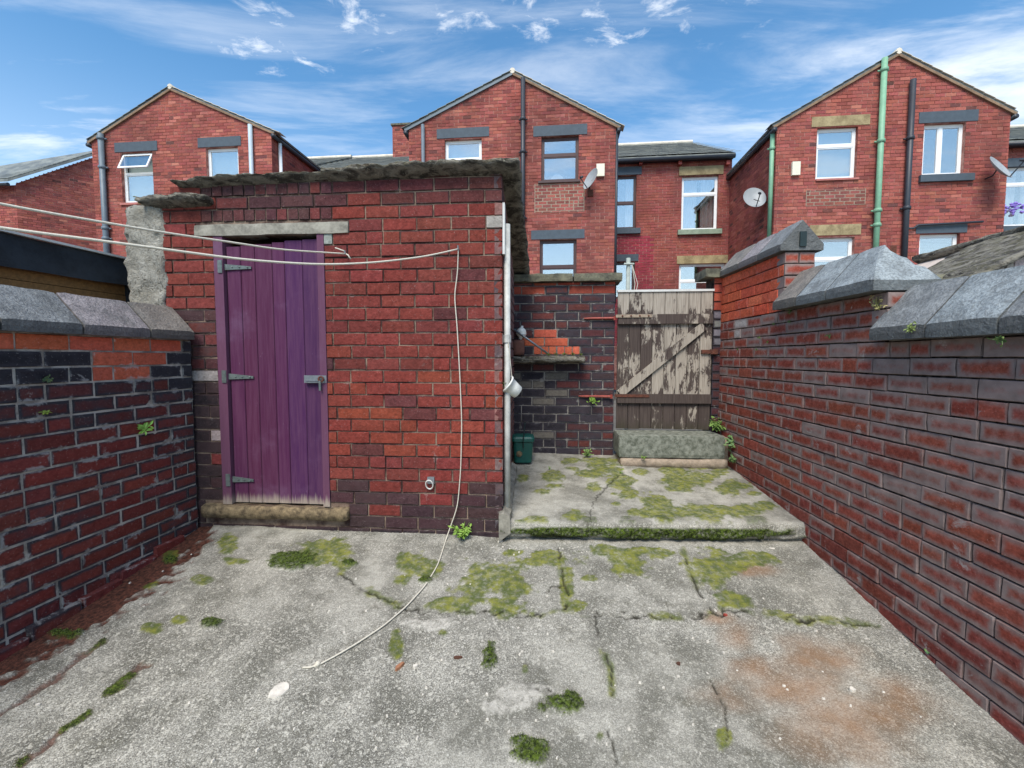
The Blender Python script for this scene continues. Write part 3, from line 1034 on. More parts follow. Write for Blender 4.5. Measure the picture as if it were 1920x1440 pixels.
# low mortar kerb along the foot of the shed beside the slab
mb = MB()
prof = []
for k in range(22):
    y = 2.80 + k * (1.0 / 21)
    sx = SIDE(y); zz = plat_z(y)
    n = vn(k * .9, 2.2, 5) * .02
    prof.append([(sx - .02, y, zz - .12), (sx + .045 + n, y, zz - .06), (sx + .04 + n, y, zz + .035 + n), (sx + .012, y, zz + .06 + n), (sx - .02, y, zz + .06)])
for a, b in zip(prof[:-1], prof[1:]):
    for q in range(4):
        mb.quad([a[q], a[q + 1], b[q + 1], b[q]])
mb.quad(prof[0][::-1])
tag(mb.build('mortar_kerb', 'lintel_concrete'), 'low rough mortar kerb where the shed meets the raised slab', 'kerb')

# stone step
mb = MB()
GW = Fr(0, 4.30, math.atan(-0.077))
u0, _ = GW.uz(1160, 840, -0.30); u1, _ = GW.uz(1372, 840, -0.30)
nxs, nzs = 40, 12


def lumpy_box(mb, fr, u0, u1, y0, y1, z0, z1, seed, amp=0.012, step=0.03, fr_scale=9, skip_back=True, edge_r=0.012):
    """box with all faces gridded and pushed about by noise; corners rounded"""
    def nn(u, y, z):
        return (fbm(u * fr_scale + z * 5.1, y * fr_scale + z * fr_scale, seed, 4) - .5) * 2
    def P(u, y, z):
        c = np.array([(u0 + u1) / 2, (y0 + y1) / 2, (z0 + z1) / 2]); h = np.array([(u1 - u0) / 2, (y1 - y0) / 2, (z1 - z0) / 2])
        q = np.array([u, y, z]) - c
        e = np.maximum(np.abs(q) - (h - edge_r), 0)
        L = np.linalg.norm(e)
        if L > 0:
            q = np.sign(q) * (np.minimum(np.abs(q), h - edge_r) + e / L * min(L, edge_r))
        a = nn(u, y, z); b = nn(u + 31, y + 7, z); d = nn(u, y + 13, z + 5)
        s_ = np.array([b * (abs(q[0]) > h[0] * .9), a * (abs(q[1]) > h[1] * .8), d * (abs(q[2]) > h[2] * .6)]) * amp
        q = q + c + s_
        return fr.p(*q)
    nu = max(2, int((u1 - u0) / step)); ny = max(2, int((y1 - y0) / step)); nz = max(2, int((z1 - z0) / step))
    U = np.linspace(u0, u1, nu + 1); Yv = np.linspace(y0, y1, ny + 1); Zv = np.linspace(z0, z1, nz + 1)
    for a, b in zip(U[:-1], U[1:]):
        for c, d in zip(Zv[:-1], Zv[1:]):
            mb.quad([P(a, y0, c), P(b, y0, c), P(b, y0, d), P(a, y0, d)])
            mb.quad([P(a, y1, d), P(b, y1, d), P(b, y1, c), P(a, y1, c)])
        for c, d in zip(Yv[:-1], Yv[1:]):
            mb.quad([P(a, c, z1), P(b, c, z1), P(b, d, z1), P(a, d, z1)])
            mb.quad([P(a, d, z0), P(b, d, z0), P(b, c, z0), P(a, c, z0)])
    for a, b in zip(Yv[:-1], Yv[1:]):
        for c, d in zip(Zv[:-1], Zv[1:]):
            mb.quad([P(u0, b, c), P(u0, a, c), P(u0, a, d), P(u0, b, d)])
            mb.quad([P(u1, a, c), P(u1, b, c), P(u1, b, d), P(u1, a, d)])


def weld(o, d=0.0005, smooth=True):
    import bmesh
    bm = bmesh.new(); bm.from_mesh(o.data)
    bmesh.ops.remove_doubles(bm, verts=bm.verts, dist=d)
    bm.to_mesh(o.data); bm.free()
    o.data.polygons.foreach_set('use_smooth', [smooth] * len(o.data.polygons))
    return o


lumpy_box(mb, GW, u0, u1 - .05, -0.30, 0.06, 0.725, 0.93, 3, 0.004, 0.03, 14, edge_r=.02)
st = thing('gate_step', 'thick grey stone step below the peeling gate', 'step')
weld(mb.build('tread', 'step_stone', st), smooth=False)
mb = MB()
lumpy_box(mb, GW, u0 + .02, u1 - .03, -0.315, 0.0, 0.64, 0.722, 8, 0.012, 0.03, 12)
weld(mb.build('mortar_bed', 'step_bed', st))
mb = MB()
lumpy_box(mb, GW, u1 - .045, u1 + .06, -0.22, 0.02, 0.66, 0.90, 18, 0.02, 0.03, 9)
weld(mb.build('rubble_end', 'step_bed', st))

# ------------------------------------------------------------------ the brick outhouse
SF = Fr(0, 2.855, math.atan(-0.077))
shed = thing('brick_outhouse', 'red brick outhouse with a purple plank door and ragged stone flag roof', 'outhouse')
UL, UR = -2.36, -0.062
D0, D1 = SF.uz(408, 671)[0], SF.uz(613, 671)[0]
DZ0, DZ1 = 0.612, 2.43
TOPZ = 2.80
ZREF = EYE
LU0, LU1, LZ1 = SF.uz(366, 430)[0], SF.uz(654, 430)[0], 2.508
SU0, SU1 = SF.uz(385, 960)[0], SF.uz(655, 960)[0]
holes = [(D0, D1, DZ0, DZ1), (LU0, LU1, DZ1, LZ1), (SU0, SU1, 0.525, DZ0)]
mb = MB()
_l = SF.uz(345, 340)[0]
panel(mb, SF, UL, UR - .008, 0.2, TOPZ, [holes[0], (UL - .01, _l, 2.66, TOPZ + .01)], 0.008)
SD = Fr(SF.p(UR, 0, 0)[0], SF.p(UR, 0, 0)[1], math.pi / 2 - math.atan(0.057))
SLEN = 1.46
mb.quad([SD.p(.008, .011, .2), SD.p(SLEN, .011, .2), SD.p(SLEN, .011, 2.44), SD.p(.008, .011, TOPZ)])
mb.quad([SF.p(UL, 0.011, .2), SF.p(UL, 0.011, 2.66), SF.p(UL, 1.45, 2.44), SF.p(UL, 1.45, .2)])
mb.quad([SD.p(SLEN, .011, .2), SF.p(UL, 1.45, .2), SF.p(UL, 1.45, 2.44), SD.p(SLEN, .011, 2.44)])
# dark inside of the doorway
for q in ([(D0, .011, DZ0), (D0, .25, DZ0), (D0, .25, DZ1), (D0, .011, DZ1)], [(D1, .25, DZ0), (D1, .011, DZ0), (D1, .011, DZ1), (D1, .25, DZ1)],
          [(D0, .25, DZ1), (D1, .25, DZ1), (D1, .011, DZ1), (D0, .011, DZ1)], [(D0, .25, DZ0), (D1, .25, DZ0), (D1, .25, DZ1), (D0, .25, DZ1)]):
    mb.quad([SF.p(*p) for p in q])
mb.build('mortar_core', 'mortar_shed', shed)


def shed_color(px, py, r):
    if px < 405:
        if py < 330: return (*vary(PUR, r), .5)
        if py < 590: return (*vary(mixc(MAR, RED, .5), r), r.uniform(.05, .3))
        if py < 700: return (*vary(mixc(MAR, DRK, r.random()), r), r.uniform(.4, .8))
        if r.random() < .10: return (*vary(lin(160, 150, 145), r), 0.34)
        return (*vary(mixc(BLK, DRK, r.random() * .6), r), r.uniform(.6, .95))
    if py < 418 and px < 650:
        return (*vary(mixc(PUR, MAR, r.choice([0, .1, .3, .8])), r), r.uniform(.3, .62))
    if py < 372:
        return (*vary(mixc(PUR, MAR, .6), r), r.uniform(.2, .6))
    if py > 985: return (*vary(mixc(DRK, BLK, r.random()), r), r.uniform(.5, .8))
    if py > 905:
        f = (py - 905) / 80
        if r.random() < .25 + .55 * f: return (*vary(mixc(DRK, PUR, r.random()), r), r.uniform(.45, .8))
        return (*vary(mixc(RED, MAR, r.random()), r), r.uniform(.15, .4))
    if 690 < py < 850:
        c = mixc(RED, ORG, min(1, max(0, r.gauss(.35, .35))))
    else:
        c = mixc(MAR, RED, min(1, max(0, r.gauss(.6, .3))))
    if px < 650 and r.random() < .25: c = mixc(c, DRK, .7)
    if r.random() < .06: c = mixc(c, PUR, .7)
    return (*vary(c, r, .12), max(0, r.gauss(.16, .12)))


LFT = SF.uz(345, 340)[0]
br = courses(UL, UR, .30, TOPZ, ZREF, holes, bond=UR - .112, hdr=0.05, top=lambda u: 2.655 if u < LFT else 9)
head = []
for b in br:
    ua, ub, za, zb = b
    cx, cy = proj(SF.p((ua + ub) / 2, 0, (za + zb) / 2))
    k = round((za - ZREF) / CO)
    # two courses of brick-on-edge over the door
    if LU0 - .02 < ua and ub < LU1 + .06 and (k == 11 or k == 13):
        n = 3 if ub - ua > .17 else 2 if ub - ua > .1 else 1
        for j in range(n):
            a = ua + (ub - ua) * j / n + (JT / 2 if j else 0); c = ua + (ub - ua) * (j + 1) / n - (JT / 2 if j < n - 1 else 0)
            lay_brick(shed, 'shed_brick', SF, (a, c, za, zb), shed_color(cx, cy, rng))
        continue
    col = shed_color(cx, cy, rng)
    if abs(cx - 640) < 45 and abs(cy - 447) < 12 and ub < LU1 + .1: col = (*lin(140, 145, 138), .1)
    if abs(cx - 925) < 22 and abs(cy - 425) < 12: col = (*lin(150, 145, 138), .1)
    lay_brick(shed, 'shed_brick', SF, b, col)
mb = MB()
for b in courses(0.0, SLEN, .5, TOPZ, ZREF, bond=.1, top=lambda u: TOPZ - .36 * u / SLEN, hdr=.1):
    c = shed_color(760, proj(SD.p((b[0] + b[1]) / 2, 0, b[2]))[1], rng)
    joined_brick(mb, SD, b, (*mixc(c[:3], lin(150, 140, 135), .35), c[3]))
stuff(mb.build('side_brickwork', 'yard_brick_joined', shed))
# lintel and sill
mb = MB(); lumpy_box(mb, SF, LU0, LU1, -.012, .12, DZ1, LZ1 - .004, 21, .004, .022, 10, edge_r=.004)
weld(mb.build('lintel', 'lintel_concrete', shed), smooth=False)
mb = MB(); lumpy_box(mb, SF, SU0, SU1, -.045, .14, .527, DZ0 - .002, 23, .016, .03, 9, edge_r=.015)
weld(mb.build('sill', 'sill_stone', shed))
# frame
PURP = lin(78, 32, 62); PURB = lin(68, 36, 78)
FRAMEC = (*lin(98, 62, 84), 1)
FW0, FW1 = .066, .048
for (a, b) in ((D0 + .002, D0 + FW0), (D1 - FW1, D1 - .002)):
    mb = MB(); fbox(mb, SF, a, b, -.004, .09, DZ0, DZ1 - .001)
    mb.build('door_jamb', 'door_paint', shed).color = FRAMEC
door = thing('door', '', 'x'); del door['label']; del door['category']; door.parent = shed
pa, pb = D0 + FW0 + .005, D1 - FW1 - .008
np_ = 6
cuts = [0, .155, .31, .50, .635, .83, 1.0]
dtop = [2.365, 2.372, 2.378, 2.388, 2.398, 2.402]
for k in range(np_):
    a = pa + (pb - pa) * cuts[k]; b = pa + (pb - pa) * cuts[k + 1]
    mb = MB()
    y0 = .022 + rng.uniform(-.002, .002)
    e = .004
    P = lambda u, y, z: SF.p(u, y, z)
    z0, z1 = DZ0 + .008, dtop[k]
    pr = [(a + .0012, y0 + .022), (a + .0012, y0 + e), (a + .0012 + e, y0), (b - .0012 - e, y0), (b - .0012, y0 + e), (b - .0012, y0 + .022)]
    for (q0, q1) in zip(pr, pr[1:] + pr[:1]):
        mb.quad([P(*q0, z0), P(*q1, z0), P(*q1, z1), P(*q0, z1)])
    mb.quad([P(*q, z1) for q in pr]); mb.quad([P(*q, z0) for q in pr[::-1]])
    o = mb.build('plank', 'door_paint', door)
    o.color = (*vary(mixc(PURP, PURB, [.1, .0, .1, .2, .75, .8][k]), rng, .06), 1)
mb = MB(); fbox(mb, SF, pa, pb, .048, .066, DZ0 + .02, 2.36)
mb.build('door_backing', 'bin_dark', door)
for (hx, hy, L) in ((412, 500, .20), (428, 706, .19), (440, 900, .165)):
    u, z = SF.uz(hx + 8, hy)
    u = D0 + .05
    mb = MB()
    fbox(mb, SF, u - .018, u + .012, -.010, .020, z - .042, z + .042)
    P = SF.p
    t = lambda uu, hh: [P(uu, .012, z - hh), P(uu, .012, z + hh)]
    q0, q1 = (u + .012, .020), (u + L, .008)
    mb.quad([P(q0[0], .010, z - q0[1]), P(q1[0], .014, z - q1[1] - .006), P(q1[0], .014, z + q1[1] - .006), P(q0[0], .010, z + q0[1])])
    mb.quad([P(q0[0], .010, z + q0[1]), P(q1[0], .014, z + q1[1] - .006), P(q1[0], .021, z + q1[1] - .006), P(q0[0], .021, z + q0[1])])
    mb.quad([P(q1[0], .021, z - q1[1] - .006), P(q1[0], .014, z - q1[1] - .006), P(q0[0], .010, z - q0[1]), P(q0[0], .021, z - q0[1])])
    for f in (.35, .6, .88):
        uu = u + L * f
        M = Matrix.Translation(P(uu, .012, z - .004 * f)) @ Matrix.Rotation(SF.a, 4, 'Z') @ Matrix.Rotation(math.pi / 2, 4, 'X')
        mb.lathe([(.006, -.002), (.005, .004), (.001, .006)], M, 8)
    mb.build('hinge', 'hinge_grey', door)
# hasp with staple and padlock bar
u0, z0 = SF.uz(571, 710); u1, _ = SF.uz(614, 710)
hp = thing('hasp', '', 'x'); del hp['label']; del hp['category']; hp.parent = door
mb = MB()
fbox(mb, SF, u0, u1 - .005, -.006, .012, z0 - .028, z0 + .022)
fbox(mb, SF, u0 + .012, u1 - .06, -.010, -.006, z0 - .016, z0 + .010)
mb.build('plate', 'galvanised', hp)
mb = MB()
c = [(u1 - .035 + .016 * math.cos(t), -.020 - .0 * t, z0 - .002 + .016 * math.sin(t)) for t in np.linspace(0, 2 * math.pi, 14)]
mb.tube([SF.p(*q) for q in c], .006, 6)
mb.build('staple', 'rust_metal', hp)
mb = MB(); fbox(mb, SF, u1 - .047, u1 - .034, -.028, -.018, z0 - .078, z0 - .012)
mb.build('bar', 'hinge_grey', hp)
# wall ring
u0, z0 = SF.uz(808, 900)
mb = MB(); fbox(mb, SF, u0 - .022, u0 + .024, -.008, .004, z0 - .024, z0 + .022)
rp = mb.build('ring_plate', 'galvanised', shed)
mb = MB()
mb.tube([SF.p(u0 - .006 + .024 * math.cos(t), -.020 - .010 * math.sin(t), z0 - .026 + .032 * math.sin(t)) for t in np.linspace(0, 2 * math.pi, 18)], .0045, 6)
mb.build('ring', 'pale_trim', rp)


# roof flags
def flagstone(name_seed, u0, u1, y0, y1, zt, th, parent, slope=0.0, back_drop=0.24, amp=.03):
    """thick riven flag with a ragged front edge"""
    nu = int((u1 - u0) / .018) + 1; ny = 26
    U = np.linspace(u0, u1, nu); T = np.linspace(0, 1, ny) ** 1.6
    uu, tt_ = np.meshgrid(U, T)
    rag = (fbm(uu * 7, uu * 0 + 3, name_seed, 4) - .5) * .06 + (fbm(uu * 28, tt_ * 0, name_seed + 3, 2) - .5) * .018
    lef = (fbm(tt_ * 7, tt_ * 0 + 1, name_seed + 5, 3) - .5) * .07
    ue = uu + lef * np.clip(1 - (uu - u0) / .12, 0, 1) + lef[:, ::-1] * .5 * np.clip(1 - (u1 - uu) / .10, 0, 1)
    y = y0 + rag * (1 - tt_) + tt_ * (y1 - y0)
    base = zt + slope * (uu - u0) - back_drop * (y - y0)
    n1 = fbm(uu * 11, y * 11, name_seed + 7, 4) - .5
    n2 = fbm(uu * 13, y * 13, name_seed + 8, 4) - .5
    edge = np.minimum(np.clip(tt_ / .03, 0, 1), np.minimum(np.clip((uu - u0) / .03, 0, 1), np.clip((u1 - uu) / .03, 0, 1)))
    top = base + n1 * amp - (1 - edge) * .012
    bot = base - th + n2 * amp * 1.1 + (1 - edge) * .014
    Vt = np.stack([ue, y, top], -1).reshape(-1, 3); Vb = np.stack([ue, y, bot], -1).reshape(-1, 3)
    # ragged middle seam on the front edge
    idx = np.arange(nu * ny).reshape(ny, nu)
    V = np.concatenate([Vt, Vb])
    f = [grid_faces(nu, ny), (grid_faces(nu, ny) + nu * ny)[:, ::-1]]
    mid_layers = []
    nxt = len(V)
    loop = np.concatenate([idx[0, :], idx[1:, -1], idx[-1, -2::-1], idx[-2:0:-1, 0]])
    n = len(loop); L = 4
    rings = [loop]
    for k in range(1, L):
        t = k / L
        a = Vt[loop] * (1 - t) + Vb[loop] * t
        o_ = (fbm(a[:, 0] * 26 + k * 7.7, a[:, 1] * 26 + k * 3.1, name_seed + 11, 3) - .5) * .035
        c = V[:, :2].mean(0)
        a[:, 1] += np.where(np.arange(n) < nu, -o_ - .006, 0)
        a[:, 0] += np.where((np.arange(n) >= nu) & (np.arange(n) < nu + ny - 1), o_ + .006, 0)
        rings.append(np.arange(nxt, nxt + n)); V = np.concatenate([V, a]); nxt += n
    rings.append(loop + nu * ny)
    for a, b in zip(rings[:-1], rings[1:]):
        f.append(np.stack([a, b, np.roll(b, -1), np.roll(a, -1)], -1))
    W = SF.o + V[:, :1] * SF.x + V[:, 1:2] * SF.y + V[:, 2:] * np.array([0, 0, 1.])
    o = add('roof_flag', np_mesh('roof_flag', W, np.concatenate(f), 'flagstone', smooth=True), parent)
    return o


flagstone(41, SF.uz(268, 360)[0], SF.uz(398, 360)[0], -.075, 1.5, 2.695, .060, shed, back_drop=.18, amp=.028)
flagstone(47, SF.uz(338, 340)[0], SF.uz(628, 340)[0], -.06, 1.52, 2.800, .040, shed, slope=.028, amp=.018)
flagstone(53, SF.uz(612, 330)[0], .045, -.075, 1.52, 2.835, .052, shed, slope=.010, amp=.018)
# rough rendered pier beside the wall
mb = MB()
ua, _ = SF.uz(241, 470, .02); ub, _ = SF.uz(316, 470, .02)
lumpy_box(mb, SF, ua, ub, -.02, .22, 1.70, 2.655, 61, .028, .017, 15, edge_r=.05)
weld(mb.build('rendered_pier', 'rough_render', shed))
# white pipe on the corner
mb = MB()
pc = SD.p(.055, -.026, 0)
mb.tube([(pc[0], pc[1], .60), (pc[0] + .002, pc[1], 1.2), (pc[0], pc[1], 2.48)], .021, 12)
dp = mb.build('drainpipe', 'white_pipe', shed, smooth=True)
for z in (1.72,):
    mb = MB(); mb.tube([(pc[0], pc[1], z), (pc[0], pc[1], z + .05)], .027, 12); mb.build('pipe_clip', 'white_pipe', dp)
mb = MB(); fbox(mb, SD, .0, .06, -.016, -.002, 2.28, 2.60); mb.build('corner_board', 'pale_trim', shed)

# ------------------------------------------------------------------ yard walls
COPC = {'b': (*lin(154, 162, 164), 1), 'p': (*lin(158, 150, 150), 1), 'n': (*lin(140, 133, 124), 1), 'd': (*lin(138, 141, 141), 1)}


def coping(parent, fr, ua, ub, zl, half, lip, rise, col, seed, yc, hip=None, hipend=1):
    """saddleback stone: profile across, lofted along the wall; hip= length of a hipped end"""
    r = random.Random(seed)
    mb = MB()
    ys = []
    for k in range(7): ys.append((-half + half * k / 6, lip + rise * k / 6))
    prof = [(-half, 0.0), (-half - .002, lip * .5)] + ys + [(half * k / 3, lip + rise * (1 - k / 3)) for k in (1, 2, 3)] + [(half, 0.0)]
    nu = max(4, int((ub - ua) / .035))
    ring = []
    for i in range(nu + 1):
        t = i / nu
        u = ua + (ub - ua) * t
        e = min(t, 1 - t) * (ub - ua)
        rnd = .006 * max(0, 1 - e / .012)
        row = []
        for (y, z) in prof:
            k = 1.0
            if hip:
                dd = (ub - u) if hipend > 0 else (u - ua)
                k = min(1, dd / hip)
                z2 = min(z, lip + rise * k) if z > lip else z
            else:
                z2 = z
            n = (float(vn(u * 17 + seed, y * 40 + z * 13, seed)) - .5)
            row.append(fr.p(u + n * .004 * (0 < i < nu), yc + y * (1 - rnd * 1.2) + n * .004, zl + z2 - (rnd * .8 if z2 > 0 else -rnd * .3) + n * .006 * (z2 > 0)))
        ring.append(row)
    m = len(prof)
    for a, b in zip(ring[:-1], ring[1:]):
        for q in range(m - 1):
            mb.quad([a[q + 1], a[q], b[q], b[q + 1]])
        mb.quad([a[0], a[-1], b[-1], b[0]])
    mb.quad(ring[0]); mb.quad(ring[-1][::-1])
    o = mb.build('coping_stone', 'coping', parent)
    o.color = col
    return o


# left wall
LW = Fr(-2.517, 0, math.pi / 2 - math.atan(.1157))
LZ = 1.656
lw = thing('yard_wall', 'sooty brick wall with pale mortar and grey copings beside the purple door', 'wall')
LEND = 3.0 * 1.0067
LTOP = LZ + CO


def left_color(px, py, r):
    if py < 662 and px < 315: return (*vary(NEWO, r, .08), .04)
    if 662 < py < 692 and 130 < px < 288: return (*vary(NEWO, r, .08), .04)
    if 692 < py < 720 and 175 < px < 262: return (*vary(NEWO, r, .08), .04)
    if py < 720: return (*vary(mixc(BLK, DRK, r.random() * .4), r), r.uniform(.6, .95))
    if py < 790:
        return (*vary(mixc(MAR, DRK, r.random() * .5), r), r.uniform(.42, .8))
    c = mixc(RED, MAR, r.random())
    return (*vary(c, r), r.uniform(.30, .58) + (.15 if px > 270 else 0))


mb = MB()
mb.quad([LW.p(-.6, .005, -.1), LW.p(LEND, .005, -.1), LW.p(LEND, .005, LTOP), LW.p(-.6, .005, LTOP)])
mb.quad([LW.p(LEND, .21, -.1), LW.p(-.6, .21, -.1), LW.p(-.6, .21, LTOP), LW.p(LEND, .21, LTOP)])
mb.quad([LW.p(-.6, .012, LTOP), LW.p(LEND, .012, LTOP), LW.p(LEND, .21, LTOP), LW.p(-.6, .21, LTOP)])
mb.quad([LW.p(-.6, .012, -.1), LW.p(-.6, .012, LTOP), LW.p(-.6, .21, LTOP), LW.p(-.6, .21, -.1)])
mb.quad([LW.p(LEND, .012, -.1), LW.p(LEND, .21, -.1), LW.p(LEND, .21, LTOP), LW.p(LEND, .012, LTOP)])
mb.build('mortar_core', 'mortar_left', lw)
jb = MB()
JT_ = JT
JT = 0.0085
for b in courses(-.6, LEND, 0.1, LTOP, LZ, bond=.03, hdr=.16):
    um = (b[0] + b[1]) / 2
    if b[3] < ground_z(0, um) - .05: continue
    if b[1] < 1.62:
        c = left_color(100, proj(LW.p(max(um, 1.9), 0, b[2]))[1], rng)
        joined_brick(jb, LW, b, c)
    else:
        cx, cy = proj(LW.p(um, 0, (b[2] + b[3]) / 2))
        lay_brick(lw, 'left_brick', LW, b, left_color(cx, cy, rng))
JT = JT_
stuff(jb.build('near_brickwork', 'yard_brick_joined', lw))
# ragged brick footing at the foot
rr = random.Random(5)
u = -.4
while u < 2.75:
    L = rr.uniform(.17, .23)
    if u > .3:
        zz = ground_z(0, u) - .045
        q = LW.p(u, -.03 + rr.uniform(-.012, .012), zz)
        M = Matrix.Translation(q) @ Matrix.Rotation(LW.a + rr.uniform(-.05, .05), 4, 'Z') @ Matrix.Rotation(rr.uniform(-.05, .02), 4, 'Y') @ Matrix.Diagonal((L / .215, 1.0, rr.uniform(1.0, 1.35), 1))
        add('footing_brick', brick_mesh('left_brick', rr), lw, M, (*vary(mixc(MAR, RED, rr.random()), rr), rr.uniform(.1, .5)))
    u += L + .01
js = [-.6, -.2, .16, .52, .88, 1.24, 1.60, 1.97, 2.31, 2.685, LEND - .015]
for k, (a, b) in enumerate(zip(js[:-1], js[1:])):
    coping(lw, LW, a + .006, b - .006, LTOP + .002, .155, .055, .165, COPC['bdbpdbddpn'[k]], 200 + k, .105)
mb = MB()
fbox(mb, LW, -.6, LEND - .02, .0, .2, LTOP, LTOP + .045)
mb.build('coping_bed', 'mortar_left', lw)

# right wall: three heights
RWF = Fr(1.76, 0, -math.pi / 2 - math.atan(.045))
rw = thing('yard_wall', 'dark red brick wall stepping up in three heights with slate grey copings', 'wall')
SEG = [(-.6, 2.22, ZREF + CO), (2.22, 3.14, ZREF + 4 * CO), (3.14, 4.24, ZREF + 9 * CO)]


def right_color(px, py, Yw, z, r):
    if Yw > 3.14 and z > ZREF + 3.6 * CO:
        return (*vary(mixc(lin(206, 104, 74), lin(190, 84, 60), r.random()), r, .12), r.choice([0, 0, .05, .12]))
    h = z - ground_z(0, Yw)
    c = mixc(RED, MAR, min(1, max(0, r.gauss(.45, .35))))
    c = mixc(c, lin(152, 80, 64), .6)
    a = r.gauss(.44, .10)
    if Yw < 2.3: a += .10 * min(1, max(0, (z - 1.0) / .6)) + .04
    if h < .28: a -= .14; c = mixc(c, MAR, .5)
    if Yw > 3.1: a -= .07
    if r.random() < .12: a += .25
    if z > ZREF - .02 and Yw < 2.3: a += .12
    return (*vary(c, r), min(.9, max(.05, a)))


mb = MB()
for (a, b, zt) in SEG:
    for q in ([(-a, .012, -.1), (-a, .012, zt), (-b, .012, zt), (-b, .012, -.1)], [(-b, .012, zt), (-a, .012, zt), (-a, .205, zt), (-b, .205, zt)],
              [(-a, .012, -.1), (-a, .205, -.1), (-a, .205, zt), (-a, .012, zt)], [(-b, .205, -.1), (-b, .012, -.1), (-b, .012, zt), (-b, .205, zt)],
              [(-a, .205, zt), (-a, .205, -.1), (-b, .205, -.1), (-b, .205, zt)]):
        mb.quad([RWF.p(*p) for p in q])
mb.build('mortar_core', 'mortar_right', rw)
jb = MB()
allb = []
JT = 0.0055
r2 = random.Random(22)
for (b) in courses(-4.24, .6, 0.0, ZREF + CO, ZREF, bond=.06, hdr=.08, r=r2): allb.append(b)
for (b) in courses(-4.24, -2.225, ZREF + CO, ZREF + 4 * CO, ZREF, bond=.06, hdr=.08, r=r2): allb.append(b)
for (b) in courses(-4.24, -3.145, ZREF + 4 * CO, ZREF + 9 * CO, ZREF, bond=.06, hdr=.12, r=r2): allb.append(b)
JT = JT_
single = []
for b in allb:
    um = (b[0] + b[1]) / 2
    Yw = -um
    if b[3] < max(ground_z(0, Yw), (plat_z(Yw) - .05) if Yw > 2.85 else 0) - .04: continue
    cx, cy = proj(RWF.p(um, 0, (b[2] + b[3]) / 2)) if Yw > .2 else (9999, 0)
    col = right_color(cx, cy, Yw, (b[2] + b[3]) / 2, r2)
    if 1362 < cx < 1400 and 590 < cy < 640 and r2.random() < .4: col = (*lin(176, 166, 160), .34)
    if Yw < 1.42: joined_brick(jb, RWF, b, col)
    else: single.append((b, col, cx))
single.sort(key=lambda t: -t[2])
for k, (b, col, cx) in enumerate(single):
    if k < 296: lay_brick(rw, 'right_brick', RWF, b, col, r2)
    else: joined_brick(jb, RWF, b, col)
stuff(jb.build('more_brickwork', 'yard_brick_joined', rw))
# exposed ends of the steps: bricks turned towards the camera house
for (a, z0, z1) in ((2.22, ZREF + CO, ZREF + 4 * CO), (3.14, ZREF + 4 * CO, ZREF + 9 * CO)):
    q = RWF.p(-a, 0, 0)
    EF = Fr(q[0] , q[1], RWF.a + math.pi / 2)
    mb = MB(); mb.quad([EF.p(0, -.0005, z0), EF.p(.205, -.0005, z0), EF.p(.205, -.0005, z1), EF.p(0, -.0005, z1)]); mb.build('end_mortar', 'mortar_right', rw)
    for b in courses(0.0, .205, z0, z1, ZREF, bond=.1, hdr=.4, r=r2):
        c = right_color(0, 0, 3.2 if a > 3 else 2.4, b[2], r2)
        if a > 3: c = (*mixc(c[:3], DRK, .45), .45)
        lay_brick(rw, 'right_brick', EF, b, c, r2, dy=-.010)
# copings of the right wall
yc = .105
for k, (a, b, c) in enumerate([(-.5, -.15, 'd'), (-.15, .2, 'b'), (.2, .55, 'd'), (.55, .92, 'b'), (.92, 1.27, 'd'), (1.27, 1.615, 'd'), (1.615, 1.915, 'b'), (1.915, 2.235, 'd')]):
    coping(rw, RWF, -b + .005, -a - .005, SEG[0][2] + .004, .175, .062, .205, COPC[c], 300 + k, yc)
for k, (a, b, c) in enumerate([(2.205, 2.57, 'b'), (2.57, 2.86, 'b'), (2.86, 3.135, 'n')]):
    coping(rw, RWF, -b + .005, -a - .005, SEG[1][2] + .004, .18, .058, .21, COPC[c], 320 + k, yc, hip=.18 if k == 0 else None)
for k, (a, b, c) in enumerate([(3.11, 3.44, 'd'), (3.44, 3.75, 'p'), (3.75, 4.16, 'n')]):
    coping(rw, RWF, -b + .005, -a - .005, SEG[2][2] + .003, .145, .05, .165, COPC[c], 330 + k, yc)
mb = MB()
for (a, b, zt) in ((-.5, 2.20, SEG[0][2]), (2.26, 3.12, SEG[1][2]), (3.16, 4.15, SEG[2][2])):
    fbox(mb, RWF, -b, -a, .005, .2, zt + .0005, zt + .046)
mb.build('coping_bed', 'mortar_gate', rw)
# dark plate in place of the shaded hole in the top coping's end
q = RWF.p(-3.108, yc, 0)
EF = Fr(q[0], q[1], RWF.a + math.pi / 2)
mb = MB(); fbox(mb, EF, -.022, .022, -.004, .01, SEG[2][2] + .03, SEG[2][2] + .13); mb.build('slot_shade', 'bin_dark', rw)

# ------------------------------------------------------------------ gate wall, pier, gate
gw = thing('gate_wall', 'blackened brick wall with flat stone cap between outhouse and gate', 'wall')
GZ = 1.896
g0 = -.02; g1, _ = GW.uz(1152, 671)
GT = GZ + 5 * CO + .03
mb = MB(); fbox(mb, GW, g0, g1 - .004, .006, .2, .4, GT); mb.build('mortar_core', 'mortar_gate', gw)


def gate_color(px, py, r):
    if py < 552: return (*vary(mixc(NEWO, RED, .6), r), r.choice([.1, .1, .3, .8]))
    if 985 < px < 1070 and 618 < py < 640 and px < 1030: return (*vary(NEWO, r, .08), .05)
    if 985 < px < 1070 and 634 < py < 650: return (*vary(NEWO, r, .08), .05)
    if 985 < px < 1090 and 650 < py < 668: return (*vary(NEWO, r, .08), .05)
    if px < 1045 and py > 690:
        if r.random() < .3: return (*lin(112, 106, 98), .4)
        return (*vary(BLK, r), .8)
    c = mixc(MAR, DRK, r.random())
    return (*vary(c, r), r.uniform(.42, .9))


